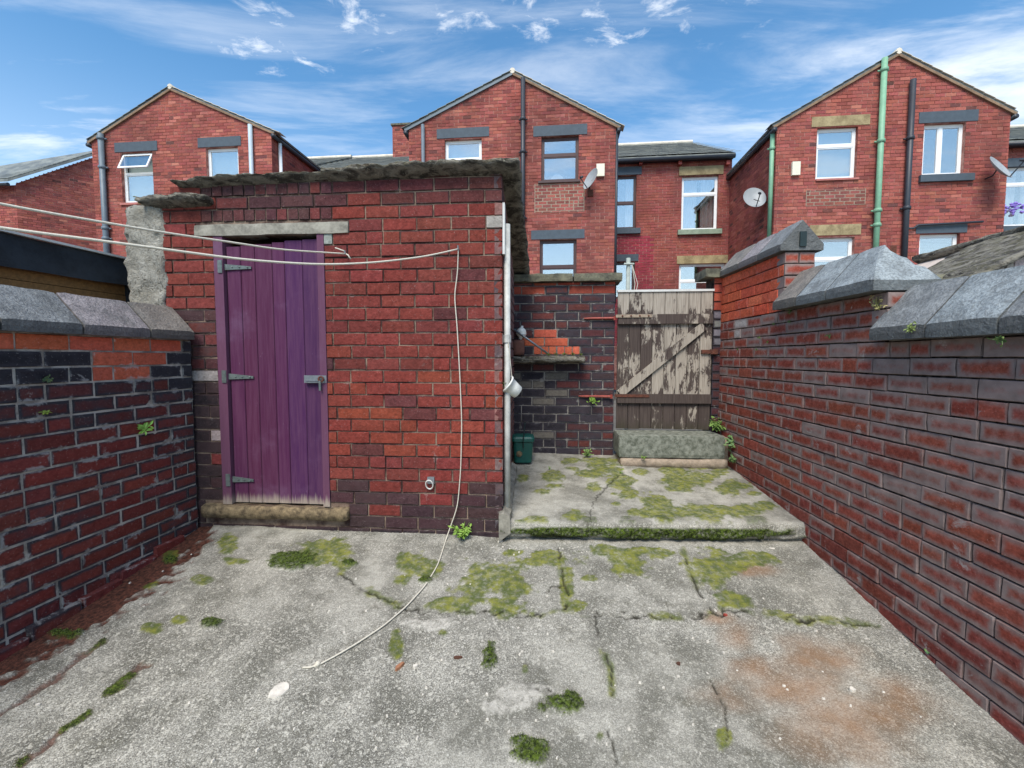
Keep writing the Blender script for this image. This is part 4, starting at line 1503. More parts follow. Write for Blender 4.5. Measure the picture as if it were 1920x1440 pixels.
rg = random.Random(31)
for b in courses(g0, g1, .60, GT, GZ, bond=.085, hdr=.10, r=rg):
    cx, cy = proj(GW.p((b[0] + b[1]) / 2, 0, (b[2] + b[3]) / 2))
    if 650 < cy < 667 and 985 < cx < 1090 and b[1] - b[0] > .15:      # patch of bricks on edge
        n = 3
        for j in range(n):
            a = b[0] + (b[1] - b[0]) * j / n + .004; c = b[0] + (b[1] - b[0]) * (j + 1) / n - .004
            lay_brick(gw, 'gate_brick', GW, (a, c, b[2], b[3]), gate_color(cx, cy, rg), rg)
        continue
    lay_brick(gw, 'gate_brick', GW, b, gate_color(cx, cy, rg), rg)
for k, (pa_, pb_) in enumerate(((962, 1075), (1076, 1168))):
    a, z = GW.uz(pa_, 520, -.05); b, _ = GW.uz(pb_, 520, -.05)
    mb = MB(); lumpy_box(mb, GW, a, b - .004, -.06, .24, GT + .003, GT + .075, 70 + k, .007, .024, 12, edge_r=.005)
    weld(mb.build('cap_stone', 'gate_cap_stone', gw), smooth=False)
# pier on the right of the gate
gp = thing('gate_pier', 'narrow brick gate pier with flat dark cap stone beside the stepped wall', 'pier')
p0, _ = GW.uz(1336, 671); p1 = GW.uz(1356, 671)[0] + .12
PT = 2.36
mb = MB(); fbox(mb, GW, p0, p1, .011, .22, .4, PT); mb.build('mortar_core', 'mortar_right', gp)
for b in courses(p0, p1, .62, PT, GZ, bond=.1, hdr=.3, r=rg):
    cx, cy = proj(GW.p(b[0], 0, (b[2] + b[3]) / 2))
    if cy < 585: c = (*vary(mixc(NEWO, RED, .5), rg), .15)
    elif cy < 650: c = (*vary(lin(120, 118, 118), rg), .5)
    else: c = (*vary(mixc(MAR, DRK, .5), rg), .6)
    lay_brick(gp, 'gate_brick', GW, b, c, rg)
mb = MB(); lumpy_box(mb, GW, p0 - .10, p1 + .03, -.05, .25, PT + .002, PT + .082, 81, .008, .024, 12, edge_r=.005)
weld(mb.build('cap_stone', 'gate_cap_stone', gp), smooth=False)
mb = MB(); fbox(mb, GW, p0 - .03, p0 + .03, -.045, .0, 1.655, 1.70); mb.build('bolt_keep', 'rust_metal', gp)

gate = thing('plank_gate', 'weathered ledged and braced plank gate with peeling cream and brown paint', 'gate')
ga, gb = GW.uz(1157, 671, -.02)[0], GW.uz(1335, 671, -.02)[0]
GB, GTP = .942, 2.235
n = 8
for k in range(n):
    a = ga + (gb - ga) * k / n; b = ga + (gb - ga) * (k + 1) / n
    mb = MB()
    e = .004; y0 = -.012 + rg.uniform(-.0015, .0015)
    z0, z1 = GB + rg.uniform(0, .006), GTP
    pr = [(a + .0015, y0 + .02), (a + .0015, y0 + e), (a + .0015 + e, y0), (b - .0015 - e, y0), (b - .0015, y0 + e), (b - .0015, y0 + .02)]
    for (q0, q1) in zip(pr, pr[1:] + pr[:1]):
        mb.quad([GW.p(*q0, z0), GW.p(*q1, z0), GW.p(*q1, z1), GW.p(*q0, z1)])
    mb.quad([GW.p(*q, z1) for q in pr]); mb.quad([GW.p(*q, z0) for q in pr[::-1]])
    mb.build('plank', 'gate_paint', gate).color = (1, 1, 1, [.42, .38, .40, .58, .50, .56, .54, .54][k])
mb = MB(); fbox(mb, GW, ga - .004, gb + .006, -.024, .016, GTP + .002, GTP + .022); mb.build('top_rail', 'pale_trim', gate)
zt0, zt1 = GW.uz(1250, 607, -.03)[1], GW.uz(1250, 589, -.03)[1]
zb0, zb1 = GW.uz(1250, 756, -.03)[1], GW.uz(1250, 739, -.03)[1]
for (z0, z1, al) in ((zt0, zt1, .30), (zb0, zb1, .10)):
    mb = MB(); fbox(mb, GW, ga + .004, gb - .006, -.040, -.0145, z0, z1); mb.build('ledge', 'gate_paint', gate).color = (1, 1, 1, al)
mb = MB()
pu0, pz0 = GW.uz(1160, 738, -.03); pu1, pz1 = GW.uz(1318, 611, -.03)
d = np.array([pu1 - pu0, pz1 - pz0]); d /= np.linalg.norm(d); nn_ = np.array([-d[1], d[0]]) * .038
mb.box(-1, 1, 0, 1, -1, 1, tf=lambda x, y, z: GW.p(((pu0 + pu1) / 2 + x * (pu1 - pu0) / 2) + nn_[0] * z + .01, -.038 + y * .0235, (pz0 + pz1) / 2 + x * (pz1 - pz0) / 2 + nn_[1] * z))
mb.build('brace', 'gate_paint', gate).color = (1, 1, 1, .56)
mb = MB()
fbox(mb, GW, ga - .02, ga + .31, -.048, -.041, zt1 - .030, zt1 - .002)
hg = mb.build('strap_hinge', 'step_bed', gate)
for k in range(4):
    M = Matrix.Translation(GW.p(ga + .04 + k * .08, -.048, zt1 - .016)) @ Matrix.Rotation(GW.a, 4, 'Z') @ Matrix.Rotation(math.pi / 2, 4, 'X')
    mb = MB(); mb.lathe([(.009, 0), (.007, .006), (.001, .008)], M, 8); mb.build('bolt_head', 'rust_metal', hg)
mb = MB(); fbox(mb, GW, ga - .02, ga + .30, -.047, -.041, zb1 - .03, zb1 - .004); mb.build('strap_hinge', 'rust_metal', gate)
mb = MB(); fbox(mb, GW, gb - .10, gb + .03, -.034, -.013, 1.66, 1.695); mb.build('bolt', 'rust_metal', gate)
# red pintle irons on the wall
for (xa, xb, y) in ((1095, 1152, 597), (1085, 1146, 743)):
    a, z = GW.uz(xa, y, -.02); b, _ = GW.uz(xb, y, -.02)
    mb = MB()
    mb.tube([GW.p(a, -.008, z), GW.p(a + .06, -.016, z), GW.p(b - .03, -.022, z), GW.p(b, -.030, z)], [.006, .010, .012, .010], 8)
    mb.tube([GW.p(b, -.030, z - .018), GW.p(b, -.030, z + .018)], .012, 8)
    mb.build('hinge_pin', 'red_paint', gw)

# ------------------------------------------------------------------ terraced houses behind
HK = -0.10
HF = Fr(0, 11.6, math.atan(HK))          # plane of the rear gables
HM = Fr(0, 14.5, math.atan(HK))          # plane of the main rear walls
HP1 = lin(164, 94, 84); HP2 = lin(140, 78, 72); HP3 = lin(178, 112, 98); HPD = lin(98, 68, 65)
rh = random.Random(99)


def house_col(r):
    x = r.random()
    c = mixc(HP1, HP2, r.random()) if x < .8 else mixc(HP1, HP3, r.random()) if x < .93 else mixc(HP2, HPD, r.random())
    return (*vary(c, r, .10), max(0, r.gauss(.05, .08)))


def rect(fr, x0, y0, x1, y1, y=0.0):
    """photo box on a wall -> (u0,u1,z0,z1)"""
    a = [fr.uz(x0, (y0 + y1) / 2, y)[0], fr.uz(x1, (y0 + y1) / 2, y)[0]]
    xm = (x0 + x1) / 2
    return (a[0], a[1], fr.uz(xm, y1, y)[1], fr.uz(xm, y0, y)[1])


def brick_face(parent, fr, u0, u1, z0, z1, holes=(), clipu=None, name='brickwork', colf=None, d=.05):
    mb = MB()
    for b in courses(u0, u1, z0, z1, 0.02, holes, clipu=clipu, bond=rh.random() * .2, hdr=.06, r=rh):
        c = colf(b) if colf else None
        joined_brick(mb, fr, b, c or house_col(rh), r=rh, d=d)
    return stuff(mb.build(name, 'house_brick', parent))


def window(parent, fr, R, style, transom=None, mull=None, rec=.085, open_top=False, fill='curtain', fw=.05):
    u0, u1, z0, z1 = R
    m = {'w': 'white_upvc', 'b': 'brown_upvc'}[style]
    wn = MB()
    y0, y1 = rec, rec + .06
    fbox(wn, fr, u0, u0 + fw, y0, y1, z0, z1); fbox(wn, fr, u1 - fw, u1, y0, y1, z0, z1)
    fbox(wn, fr, u0 + fw, u1 - fw, y0, y1, z0, z0 + fw); fbox(wn, fr, u0 + fw, u1 - fw, y0, y1, z1 - fw, z1)
    cells = [(u0 + fw, u1 - fw, z0 + fw, z1 - fw)]
    if transom:
        zt = z0 + (z1 - z0) * transom
        fbox(wn, fr, u0 + fw, u1 - fw, y0 - .004, y1, zt - fw * .6, zt + fw * .6)
        cells = [(u0 + fw, u1 - fw, z0 + fw, zt - fw * .6), (u0 + fw, u1 - fw, zt + fw * .6, z1 - fw)]
    if mull:
        um = u0 + (u1 - u0) * mull
        fbox(wn, fr, um - fw * .6, um + fw * .6, y0 - .004, y1, z0 + fw, z1 - fw)
        cells = [(u0 + fw, um - fw * .6, z0 + fw, z1 - fw), (um + fw * .6, u1 - fw, z0 + fw, z1 - fw)]
    w_ = wn.build('window', m, parent)
    for k, (a, b, c, d) in enumerate(cells):
        if open_top and k == 1:
            # top light hinged open
            ang = math.radians(24)
            def tf(x, y, z):
                dz = z - d
                return fr.p(x, rec - .012 + y * math.cos(ang) + dz * math.sin(ang), d + dz * math.cos(ang) - y * math.sin(ang))
            sm = MB()
            f2 = .045
            for (xa, xb, za, zb) in ((a - .02, b + .02, c, c + f2), (a - .02, b + .02, d - f2, d), (a - .02, a + f2 - .02, c + f2, d - f2), (b - f2 + .02, b + .02, c + f2, d - f2)):
                sm.box(xa, xb, -.03, .0, za, zb, tf=tf)
            sm.build('sash', m, w_)
            gm = MB(); gm.box(a, b, -.02, -.012, c + f2, d - f2, tf=tf); gm.build('pane', 'glass', w_)
            continue
        sm = MB(); f2 = .028
        for (xa, xb, za, zb) in ((a, b, c, c + f2), (a, b, d - f2, d), (a, a + f2, c + f2, d - f2), (b - f2, b, c + f2, d - f2)):
            fbox(sm, fr, xa + .001, xb - .001, y0 + .004, y1 - .01, za + .001, zb - .001)
        sm.build('sash', m, w_)
        gm = MB(); fbox(gm, fr, a + f2, b - f2, y0 + .02, y0 + .026, c + f2, d - f2)
        gm.build('pane', 'glass', w_)
    # room behind: closed box with curtain or blind
    im = MB()
    P = fr.p; yb = rec + .7
    im.quad([P(u0, yb, z0), P(u1, yb, z0), P(u1, yb, z1), P(u0, yb, z1)])
    for q in ([(u0, y1, z0), (u0, yb, z0), (u0, yb, z1), (u0, y1, z1)], [(u1, yb, z0), (u1, y1, z0), (u1, y1, z1), (u1, yb, z1)],
              [(u0, y1, z1), (u0, yb, z1), (u1, yb, z1), (u1, y1, z1)], [(u0, yb, z0), (u0, y1, z0), (u1, y1, z0), (u1, yb, z0)]):
        im.quad([P(*p) for p in q])
    # reveals
    for q in ([(u0, .0, z0), (u0, y1, z0), (u0, y1, z1), (u0, .0, z1)], [(u1, y1, z0), (u1, .0, z0), (u1, .0, z1), (u1, y1, z1)]):
        pass
    im.build('room', 'interior', w_)
    if fill in ('curtain', 'half'):
        cm = MB()
        n = 22
        sides = ((u0 + .03, u0 + (u1 - u0) * .48), (u0 + (u1 - u0) * .60, u1 - .03)) if fill == 'curtain' else ((u0 + (u1 - u0) * .55, u1 - .04),)
        for (a, b) in sides:
            for k in range(n):
                x0, x1 = a + (b - a) * k / n, a + (b - a) * (k + 1) / n
                f = lambda x: y1 + .10 + .025 * math.sin(x * 46)
                cm.quad([P(x0, f(x0), z0 + .02), P(x1, f(x1), z0 + .02), P(x1, f(x1), z1 - .02), P(x0, f(x0), z1 - .02)])
        cm.build('curtain', 'curtain', w_)
    elif fill in ('blind', 'dark_blind'):
        cm = MB()
        z = z1 - .04
        while z > z0 + .04:
            cm.quad([P(u0 + .03, y1 + .07, z - .034), P(u1 - .03, y1 + .07, z - .034), P(u1 - .03, y1 + .095, z), P(u0 + .03, y1 + .095, z)])
            z -= .036
        cm.build('blind', fill, w_)
    elif fill == 'frost':
        cm = MB(); cm.quad([P(u0 + .03, y1 + .05, z0 + .03), P(u1 - .03, y1 + .05, z0 + .03), P(u1 - .03, y1 + .05, z1 - .03), P(u0 + .03, y1 + .05, z1 - .03)])
        cm.build('blind', 'blind', w_)
    return w_


def slab_part(name, parent, fr, R, m, out=.03, inn=.10, seed=1):
    mb = MB(); fbox(mb, fr, R[0], R[1], -out, inn, R[2], R[3])
    return mb.build(name, m, parent)


def pipe(parent, pts, r, m, name='downpipe', collars=()):
    mb = MB(); mb.tube(pts, r, 10)
    p = mb.build(name, m, parent, smooth=True)
    P0, P1 = np.asarray(pts[0]), np.asarray(pts[-1])
    for z in collars:
        t = (z - P0[2]) / (P1[2] - P0[2] + 1e-9); q = P0 + (P1 - P0) * t
        mb = MB(); mb.tube([(q[0], q[1], z - .045), (q[0], q[1], z - .02), (q[0], q[1], z + .02), (q[0], q[1], z + .045)], [r * 1.12, r * 1.38, r * 1.38, r * 1.12], 10)
        mb.tube([q + HF.x * (-r * 1.9) + HF.y * r * .6, q + HF.x * (r * 1.9) + HF.y * r * .6], r * .35, 6)
        mb.build('collar', m, p, smooth=True)
    return p


def dish(parent, fr, px, py, y, rad, yaw, tilt, mirror=1, roll=0):
    u, z = fr.uz(px, py, -y)
    c = fr.p(u, -y, z)
    M = Matrix.Translation(c) @ Matrix.Rotation(yaw, 4, 'Z') @ Matrix.Rotation(math.pi / 2 - tilt, 4, 'X')
    mb = MB()
    pr = [(rad * t, -.22 * rad * (1 - t * t)) for t in (0.02, .25, .5, .75, .92, 1.0)] + [(rad * 1.02, .004), (rad * .98, -.012)] + [(rad * t, -.22 * rad * (1 - t * t) - .012) for t in (.75, .5, .02)]
    mb.lathe(pr, M @ Matrix.Diagonal((.88, 1.0, 1, 1)), 28)
    d = mb.build('satellite_dish', 'dish_grey', parent, smooth=True)
    mb = MB()
    a = M @ Vector((0, -rad * .95, 0)); e = M @ Vector((0, -rad * .55, rad * 1.0)); back = M @ Vector((0, 0, -.24 * rad)); wl = Vector(fr.p(u, 0.0, z - .12))
    mb.tube([a, e], .012, 6); mb.tube([back, Vector(fr.p(u, -y * .5, z - .12)), wl], .016, 6)
    mb.tube([e, e + (M.to_3x3() @ Vector((0, .06, -.05)))], .03, 8)
    mb.build('feed_arm', 'pipe_black', d)
    return d


def gable_house(label, uL, uR, zl, zr, ua, za, wins, left_depth=2.95, right_depth=2.95, verge=('verge_grey', 'verge_mortar'), side_l=True, side_r=True):
    h = thing('brick_house', label, 'house')
    zb = .60
    holes = [w_[0] for w_ in wins]
    zmin = min(zl, zr)
    mb = MB()
    panel(mb, HF, uL + .004, uR - .004, zb, zmin, holes, .007)
    mb.quad([HF.p(uL + .004, .007, zmin), HF.p(uR - .004, .007, zmin), HF.p(uR - .004, .007, zr), HF.p(ua, .007, za), HF.p(uL + .004, .007, zl)])
    P = HF.p
    dl, dr = left_depth, right_depth
    mb.quad([P(uL + .007, .01, zb), P(uL + .007, .01, zl), P(uL + .007, dl, zl), P(uL + .007, dl, zb)])
    mb.quad([P(uR - .007, .01, zl * 0 + zb), P(uR - .007, dr, zb), P(uR - .007, dr, zr), P(uR - .007, .01, zr)])
    # brick reveals of the openings
    for (a, b, c, d) in holes:
        for q in ([(a, .01, c), (a, .15, c), (a, .15, d), (a, .01, d)], [(b, .15, c), (b, .01, c), (b, .01, d), (b, .15, d)],
                  [(a, .01, d), (a, .15, d), (b, .15, d), (b, .01, d)], [(a, .15, c), (a, .01, c), (b, .01, c), (b, .15, c)]):
            mb.quad([P(*p) for p in q])
    mb.build('mortar_core', 'mortar_house', h)

    def clipu(z):
        l = uL if z <= zl else uL + (ua - uL) * (z - zl) / (za - zl)
        r = uR if z <= zr else uR + (ua - uR) * (z - zr) / (za - zr)
        return l, r
    brick_face(h, HF, uL, uR, 2.0, za, holes, clipu=clipu)
    if side_l:
        q = P(uL, 0, 0); fr = Fr(q[0], q[1], HF.a - math.pi / 2)
        brick_face(h, fr, -dl, 0.0, 2.0, zl, name='side_brickwork')
    if side_r:
        q = P(uR, 0, 0); fr = Fr(q[0], q[1], HF.a + math.pi / 2)
        brick_face(h, fr, 0, dr, 2.0, zr, name='side_brickwork')
    # roof: two slated slopes, verge strips
    rf = None
    for side, (ue, ze, m) in enumerate(((uL, zl, verge[0]), (uR, zr, verge[1]))):
        s_ = -1 if side == 0 else 1
        d = np.array([ue - ua, ze - za]); L = np.linalg.norm(d); d /= L
        ov = .10
        e = np.array([ua, za]) + d * (L + ov)
        nrm = np.array([-d[1] * s_, d[0] * s_])
        if nrm[1] < 0: nrm = -nrm
        mb = MB()
        mb.box(0, 1, 0, 1, 0, 1, tf=lambda x, y, z: P(ua + (e[0] - ua) * x + nrm[0] * (.03 + z * .045), -.03 + y * 6.6, za + (e[1] - za) * x + nrm[1] * (.03 + z * .045)))
        o = mb.build('roof', 'slate', h)
        mb = MB()
        mb.box(0, 1, 0, 1, 0, 1, tf=lambda x, y, z: P(ua + (e[0] - ua) * x + nrm[0] * (-.02 + z * .051), -.045 + y * .12, za + (e[1] - za) * x + nrm[1] * (-.02 + z * .051)))
        mb.build('verge', m, o)
        # slates along the verge edge, each lapped over the next
        k = 0; t = 0.0
        while t < L + ov - .1:
            q0 = np.array([ua, za]) + d * t; q1 = np.array([ua, za]) + d * (t + .26)
            mb = MB()
            mb.box(0, 1, 0, 1, 0, 1, tf=lambda x, y, z: P(q0[0] + (q1[0] - q0[0]) * x + nrm[0] * (.076 + .012 * x + z * .010), -.06 + y * .3, q0[1] + (q1[1] - q0[1]) * x + nrm[1] * (.076 + .012 * x + z * .010)))
            mb.build('slate', 'slate' if side == 0 else 'ridge_pale', o)  # pale on the right slope: bright highlight painted into the slate colour
            t += .26
        # gutter along the side eave
        g = P(e[0], 0, 0)
        mb = MB(); mb.tube([P(e[0] - s_ * .02, -.06, e[1] - .05), P(e[0] - s_ * .02, (dl if side == 0 else dr), e[1] - .05)], .055, 10)
        mb.build('gutter', 'pipe_black', h, smooth=True)
    mb = MB(); mb.tube([P(ua, -.05, za + .075), P(ua, 6.5, za + .075)], .07, 8); mb.build('ridge_tile', 'ridge_pale', h)
    return h


def wall_trim(h, fr, lst):
    for (x0, y0, x1, y1, m, nm, out) in lst:
        slab_part(nm, h, fr, rect(fr, x0, y0, x1, y1), m, out=out)


def fuz(fr, px, py):
    return fr.uz(px, py)


def sgn(h, fr, wins):
    for w_ in wins:
        window(h, fr, w_[0], *w_[1:2], **w_[2])


# --- middle pair
wm = [(rect(HF, 834, 261, 903, 336), 'w', dict(transom=.52, fill='frost')),
      (rect(HF, 1015, 255, 1085, 339), 'b', dict(transom=.60, fill='none')),
      (rect(HF, 1012, 449, 1081, 536), 'b', dict(transom=.42, fill='dark_blind'))]
uL, uR = HF.uz(768, 380)[0], HF.uz(1153, 380)[0]
zl = HF.uz(768, 243)[1]; zr = HF.uz(1153, 238)[1]; ua, za = HF.uz(961, 140)
hm = gable_house('middle brick house with a black downpipe down its gable and brown framed windows', uL, uR, zl, zr, ua, za, wm)
sgn(hm, HF, wm)
wall_trim(hm, HF, [(819, 240, 917, 258, 'dark_paint', 'lintel', .012), (1000, 234.5, 1101, 254, 'dark_paint', 'lintel', .012), (996, 431, 1096, 448, 'dark_paint', 'lintel', .012),
                   (1009, 339, 1088, 343, 'brown_upvc', 'window_sill', .05)])
P0 = HF.uz(981, 150); P1 = HF.uz(982, 520)
pipe(hm, [HF.p(P0[0], -.075, P1[1]), HF.p(P0[0], -.075, P0[1])], .058, 'pipe_black', collars=[HF.uz(982, y)[1] for y in (226, 287, 410)])
P0 = HF.uz(794, 236)[0]
pipe(hm, [HF.p(P0, -.06, 3.5), HF.p(P0, -.06, HF.uz(794, 236)[1])], .045, 'pipe_grey')
pipe(hm, [HF.p(uR + .03, .02, 3.0), HF.p(uR + .03, .02, zr - .1)], .035, 'pipe_black')
dish(hm, HF, 1107, 335, .32, .27, math.radians(-62), math.radians(22))
slab_part('alarm_box', hm, HF, rect(HF, 1118, 309, 1133, 332), 'box_cream', out=.07, inn=.0)
slab_part('vent', hm, HF, rect(HF, 1102, 357, 1112, 369), 'rust_metal', out=.05, inn=.0)
mb = MB()
q = HF.uz(1043, 330)
M = Matrix.Translation(HF.p(q[0] + .02, .28, q[1] - .02)) @ Matrix.Rotation(HF.a, 4, 'Z') @ Matrix.Rotation(math.pi / 2, 4, 'X')
mb.lathe([(.17, 0), (.17, .012)], M, 28)
mb.build('round_mirror', 'curtain', hm)
# repointed bricks: pale joints proud of the wall
rp = rect(HF, 1003, 343, 1095, 398)
mb = MB()
for b in courses(rp[0], rp[1], rp[2], rp[3], 0.02, bond=.1, hdr=.1, r=rh):
    c = (*vary(mixc(HP1, HPD, rh.random() * .7), rh), .1)
    joined_brick(mb, HF, (b[0] + .006, b[1] - .006, b[2] + .003, b[3] - .003), c, y=-.006, d=.02, r=rh)
stuff(mb.build('repointed_brickwork', 'house_brick', hm))
slab_part('repointing', hm, HF, (rp[0] - .01, rp[1] + .01, rp[2], rp[3]), 'step_bed', out=.0035, inn=.0)


def main_range(h, ua, ub, zt, wins, trims, roof=True, flat=None):
    """the main two-storey range with eaves gutter and slate roof"""
    holes = [w_[0] for w_ in wins]
    mb = MB(); panel(mb, HM, ua, ub, .6, zt, holes, .007)
    for (a, b, c, d) in holes:
        for q in ([(a, .01, c), (a, .15, c), (a, .15, d), (a, .01, d)], [(b, .15, c), (b, .01, c), (b, .01, d), (b, .15, d)],
                  [(a, .01, d), (a, .15, d), (b, .15, d), (b, .01, d)], [(a, .15, c), (a, .01, c), (b, .01, c), (b, .15, c)]):
            mb.quad([HM.p(*p) for p in q])
    mb.build('mortar_core', 'mortar_house', h)
    brick_face(h, HM, ua, ub, 2.0, zt, holes, name='rear_brickwork', colf=flat)
    sgn(h, HM, wins)
    wall_trim(h, HM, trims)
    if not roof:
        return
    rt = MB()
    P = HM.p
    r_ = None
    zr_ = zt + .12; D, rise = 4.2, 2.35
    rt.box(0, 1, 0, 1, 0, 1, tf=lambda x, y, z: P(ua + (ub - ua) * x, -.25 + y * (D + .25), zr_ + rise * y + z * .04 - .08))
    rt.box(0, 1, 0, 1, 0, 1, tf=lambda x, y, z: P(ua + (ub - ua) * x, D + y * (D + .25), zr_ + rise * (1 - y) + z * .04 - .08))
    o = rt.build('roof', 'slate', h)
    sl = MB()
    row = 0; t = 0.0
    while t < 1:
        x = ua + (row % 2) * .15
        while x < ub - .05:
            wq = .29 + rh.uniform(-.01, .01)
            e_ = rh.uniform(0, .006)
            sl.box(0, 1, 0, 1, 0, 1, tf=lambda a, b, c: P(x + wq * a, -.27 + (t + b * .062) * (D + .25), zr_ - .04 + rise * (t + b * .062) + .006 + e_ + c * .01 + (1 - b) * .022))
            x += .30
        t += .05; row += 1
    stuff(sl.build('slates', 'slate', o))
    mb = MB(); mb.tube([P(ua, D, zr_ + rise), P(ub, D, zr_ + rise)], .09, 8); mb.build('ridge_tile', 'ridge_pale', o)
    mb = MB(); mb.tube([P(ua, -.22, zt + .0), P(ub, -.22, zt + .0)], .06, 10); mb.build('gutter', 'pipe_black', h, smooth=True)
    mb = MB(); fbox(mb, HM, ua, ub, -.14, -.012, zt - .02, zt + .05); mb.build('fascia', 'pipe_black', h)


zt = HM.uz(1260, 303)[1]
wr = [(rect(HM, 1153, 329, 1193, 429), 'b', dict(transom=.50, fill='half')),
      (rect(HM, 1278, 330, 1346, 431), 'w', dict(transom=.68, fill='curtain')),
      (rect(HM, 1273, 494, 1359, 560), 'w', dict(transom=.52, fill='dark_blind')),
      (rect(HM, 1150, 491, 1190, 560), 'b', dict(fill='dark_blind'))]
ur = HM.uz(1369, 400)[0]


def paintcol(b):
    px, py = proj(HM.p((b[0] + b[1]) / 2, 0, (b[2] + b[3]) / 2))
    if py > 440 and px < 1224: return (*vary(lin(150, 62, 74), rh, .16), .05)
    return (*vary(mixc(HP2, HP1, rh.random() * .6), rh, .12), max(0, rh.gauss(.1, .1)))


main_range(hm, HM.uz(560, 400)[0], ur + .02, zt, wr,
           [(1150, 313, 1203, 328, 'dark_paint', 'lintel', .02), (1146, 429, 1200, 439, 'dark_paint', 'window_sill', .09), (1273, 312, 1356, 328, 'house_stone', 'lintel', .03),
            (1270, 431, 1352, 440, 'green_stone', 'window_sill', .09), (1269, 479, 1368, 494, 'house_stone', 'lintel', .02), (1146, 477, 1197, 490, 'dark_paint', 'lintel', .02)], flat=paintcol)
for px_ in (1200, 1273, 1362):
    u, z = HM.uz(px_, 307)
    mb = MB(); fbox(mb, HM, u - .05, u + .05, -.16, .0, z - .08, z + .03); mb.build('gutter_bracket', 'red_paint', hm)
# chimney stack on the main roof beside the gable
ch = Fr(*HM.p(0, 3.6, 0)[:2], HM.a)
cu0 = ch.uz(736, 270)[0]; cu1 = cu0 + .95; cz1 = ch.uz(750, 235)[1]; cz0 = ch.uz(750, 305)[1] - .8
mb = MB(); fbox(mb, ch, cu0 + .007, cu1 - .007, .007, .7, cz0, cz1); cm_ = mb.build('chimney', 'mortar_house', hm)
brick_face(cm_, ch, cu0, cu1, cz0, cz1)
q = ch.p(cu0, 0, 0); brick_face(cm_, Fr(q[0], q[1], ch.a - math.pi / 2), -.7, 0, cz0, cz1)
mb = MB(); fbox(mb, ch, cu0 - .05, cu1 + .05, -.05, .76, cz1 + .002, cz1 + .07); mb.build('chimney_cap', 'gate_cap_stone', cm_)
mb = MB(); fbox(mb, ch, cu0 - .03, cu1 + .03, -.03, -.002, cz0 + .55, cz0 + .9); mb.build('flashing', 'lead', cm_)

# --- right pair
wq_ = [(rect(HF, 1531, 238, 1607, 335), 'w', dict(transom=.66, fill='frost')),
       (rect(HF, 1731, 231, 1809, 328), 'w', dict(mull=.46, fill='none')),
       (rect(HF, 1524, 445, 1600, 560), 'w', dict(transom=.66, fill='dark_blind')),
       (rect(HF, 1722, 438, 1797, 555), 'w', dict(transom=.62, fill='blind'))]
uL, uR = HF.uz(1452, 380)[0], HF.uz(1885, 380)[0]
zl = HF.uz(1455, 236)[1]; zr = HF.uz(1888, 212)[1]; ua, za = HF.uz(1683, 104)
hr = gable_house('brick house with pale green downpipes and white windows above the right yard wall', uL, uR, zl, zr, ua, za, wq_, verge=('verge_mortar', 'verge_mortar'))
sgn(hr, HF, wq_)
wall_trim(hr, HF, [(1522, 217, 1631, 236, 'house_stone', 'lintel', .012), (1723, 208, 1834, 229, 'dark_paint', 'lintel', .012), (1518, 421, 1614, 441, 'house_stone', 'lintel', .012),
                   (1717, 420, 1813, 437, 'dark_paint', 'lintel', .012), (1529, 335, 1609, 338.5, 'pink_sill', 'window_sill', .04), (1722, 328, 1823, 341, 'dark_paint', 'window_sill', .07),
                   (1669, 461, 1681, 475, 'rust_metal', 'air_brick', .004)])
a0 = HF.uz(1650, 114); a1 = HF.uz(1638, 475)
um = HF.uz(1645, 300)[0]
pipe(hr, [HF.p(um, -.09, 2.6), HF.p(um, -.09, a0[1])], .062, 'pipe_green', collars=[HF.uz(1645, y)[1] for y in (136, 268, 397, 424)])
um = HF.uz(1700, 300)[0]
pipe(hr, [HF.p(um, -.075, 2.6), HF.p(um, -.075, HF.uz(1707, 153)[1])], .062, 'pipe_black', collars=[HF.uz(1700, y)[1] for y in (262, 392)])
um, z_ = HF.uz(1765, 424)
ub_ = HF.uz(1692, 424)[0]; uc_ = HF.uz(1838, 420)[0]
mb = MB(); mb.tube([HF.p(ub_, -.06, z_ - .05), HF.p(ub_ + .2, -.06, z_ - .05), HF.p(ub_ + .3, -.06, z_ + .02), HF.p(uc_, -.06, z_ + .06)], .026, 8); mb.build('waste_pipe', 'pipe_black', hr, smooth=True)
pipe(hr, [HF.p(uL - .05, .10, HF.uz(1450, 445)[1]), HF.p(uL - .05, .10, zl - .08)], .05, 'pipe_green', collars=[HF.uz(1450, 275)[1]])
slab_part('alarm_box', hr, HF, rect(HF, 1483, 305, 1498, 330), 'box_cream', out=.07, inn=.0)
dish(hr, HF, 1877, 313, .36, .32, math.radians(24), math.radians(30))
fs = Fr(*HF.p(uL, 0, 0)[:2], HF.a - math.pi / 2)
dish(hr, fs, 1415, 370, .30, .30, math.radians(-8), math.radians(24))
rp = rect(HF, 1512, 355, 1622, 385)
mb = MB()
for b in courses(rp[0], rp[1], rp[2], rp[3], 0.02, bond=.1, hdr=.05, r=rh):
    c = (*vary(mixc(HP1, HPD, .2 + rh.random() * .5), rh), .15)
    joined_brick(mb, HF, (b[0] + .004, b[1] - .004, b[2] + .002, b[3] - .002), c, y=-.006, d=.02, r=rh)
stuff(mb.build('repointed_brickwork', 'house_brick', hr))
slab_part('repointing', hr, HF, (rp[0] - .01, rp[1] + .01, rp[2], rp[3]), 'step_bed', out=.0035, inn=.0)
u1_ = HM.uz(1886, 350)[0]
wz = [(rect(HM, 1878, 312, 1965, 424), 'w', dict(transom=.72, fill='curtain'))]
main_range(hr, HM.uz(1800, 350)[0], HM.uz(2250, 350)[0], HM.uz(1905, 276)[1], wz, [(1872, 424, 1975, 433, 'dark_paint', 'window_sill', .08), (1872, 296, 1975, 312, 'dark_paint', 'lintel', .02)])
mb = MB()
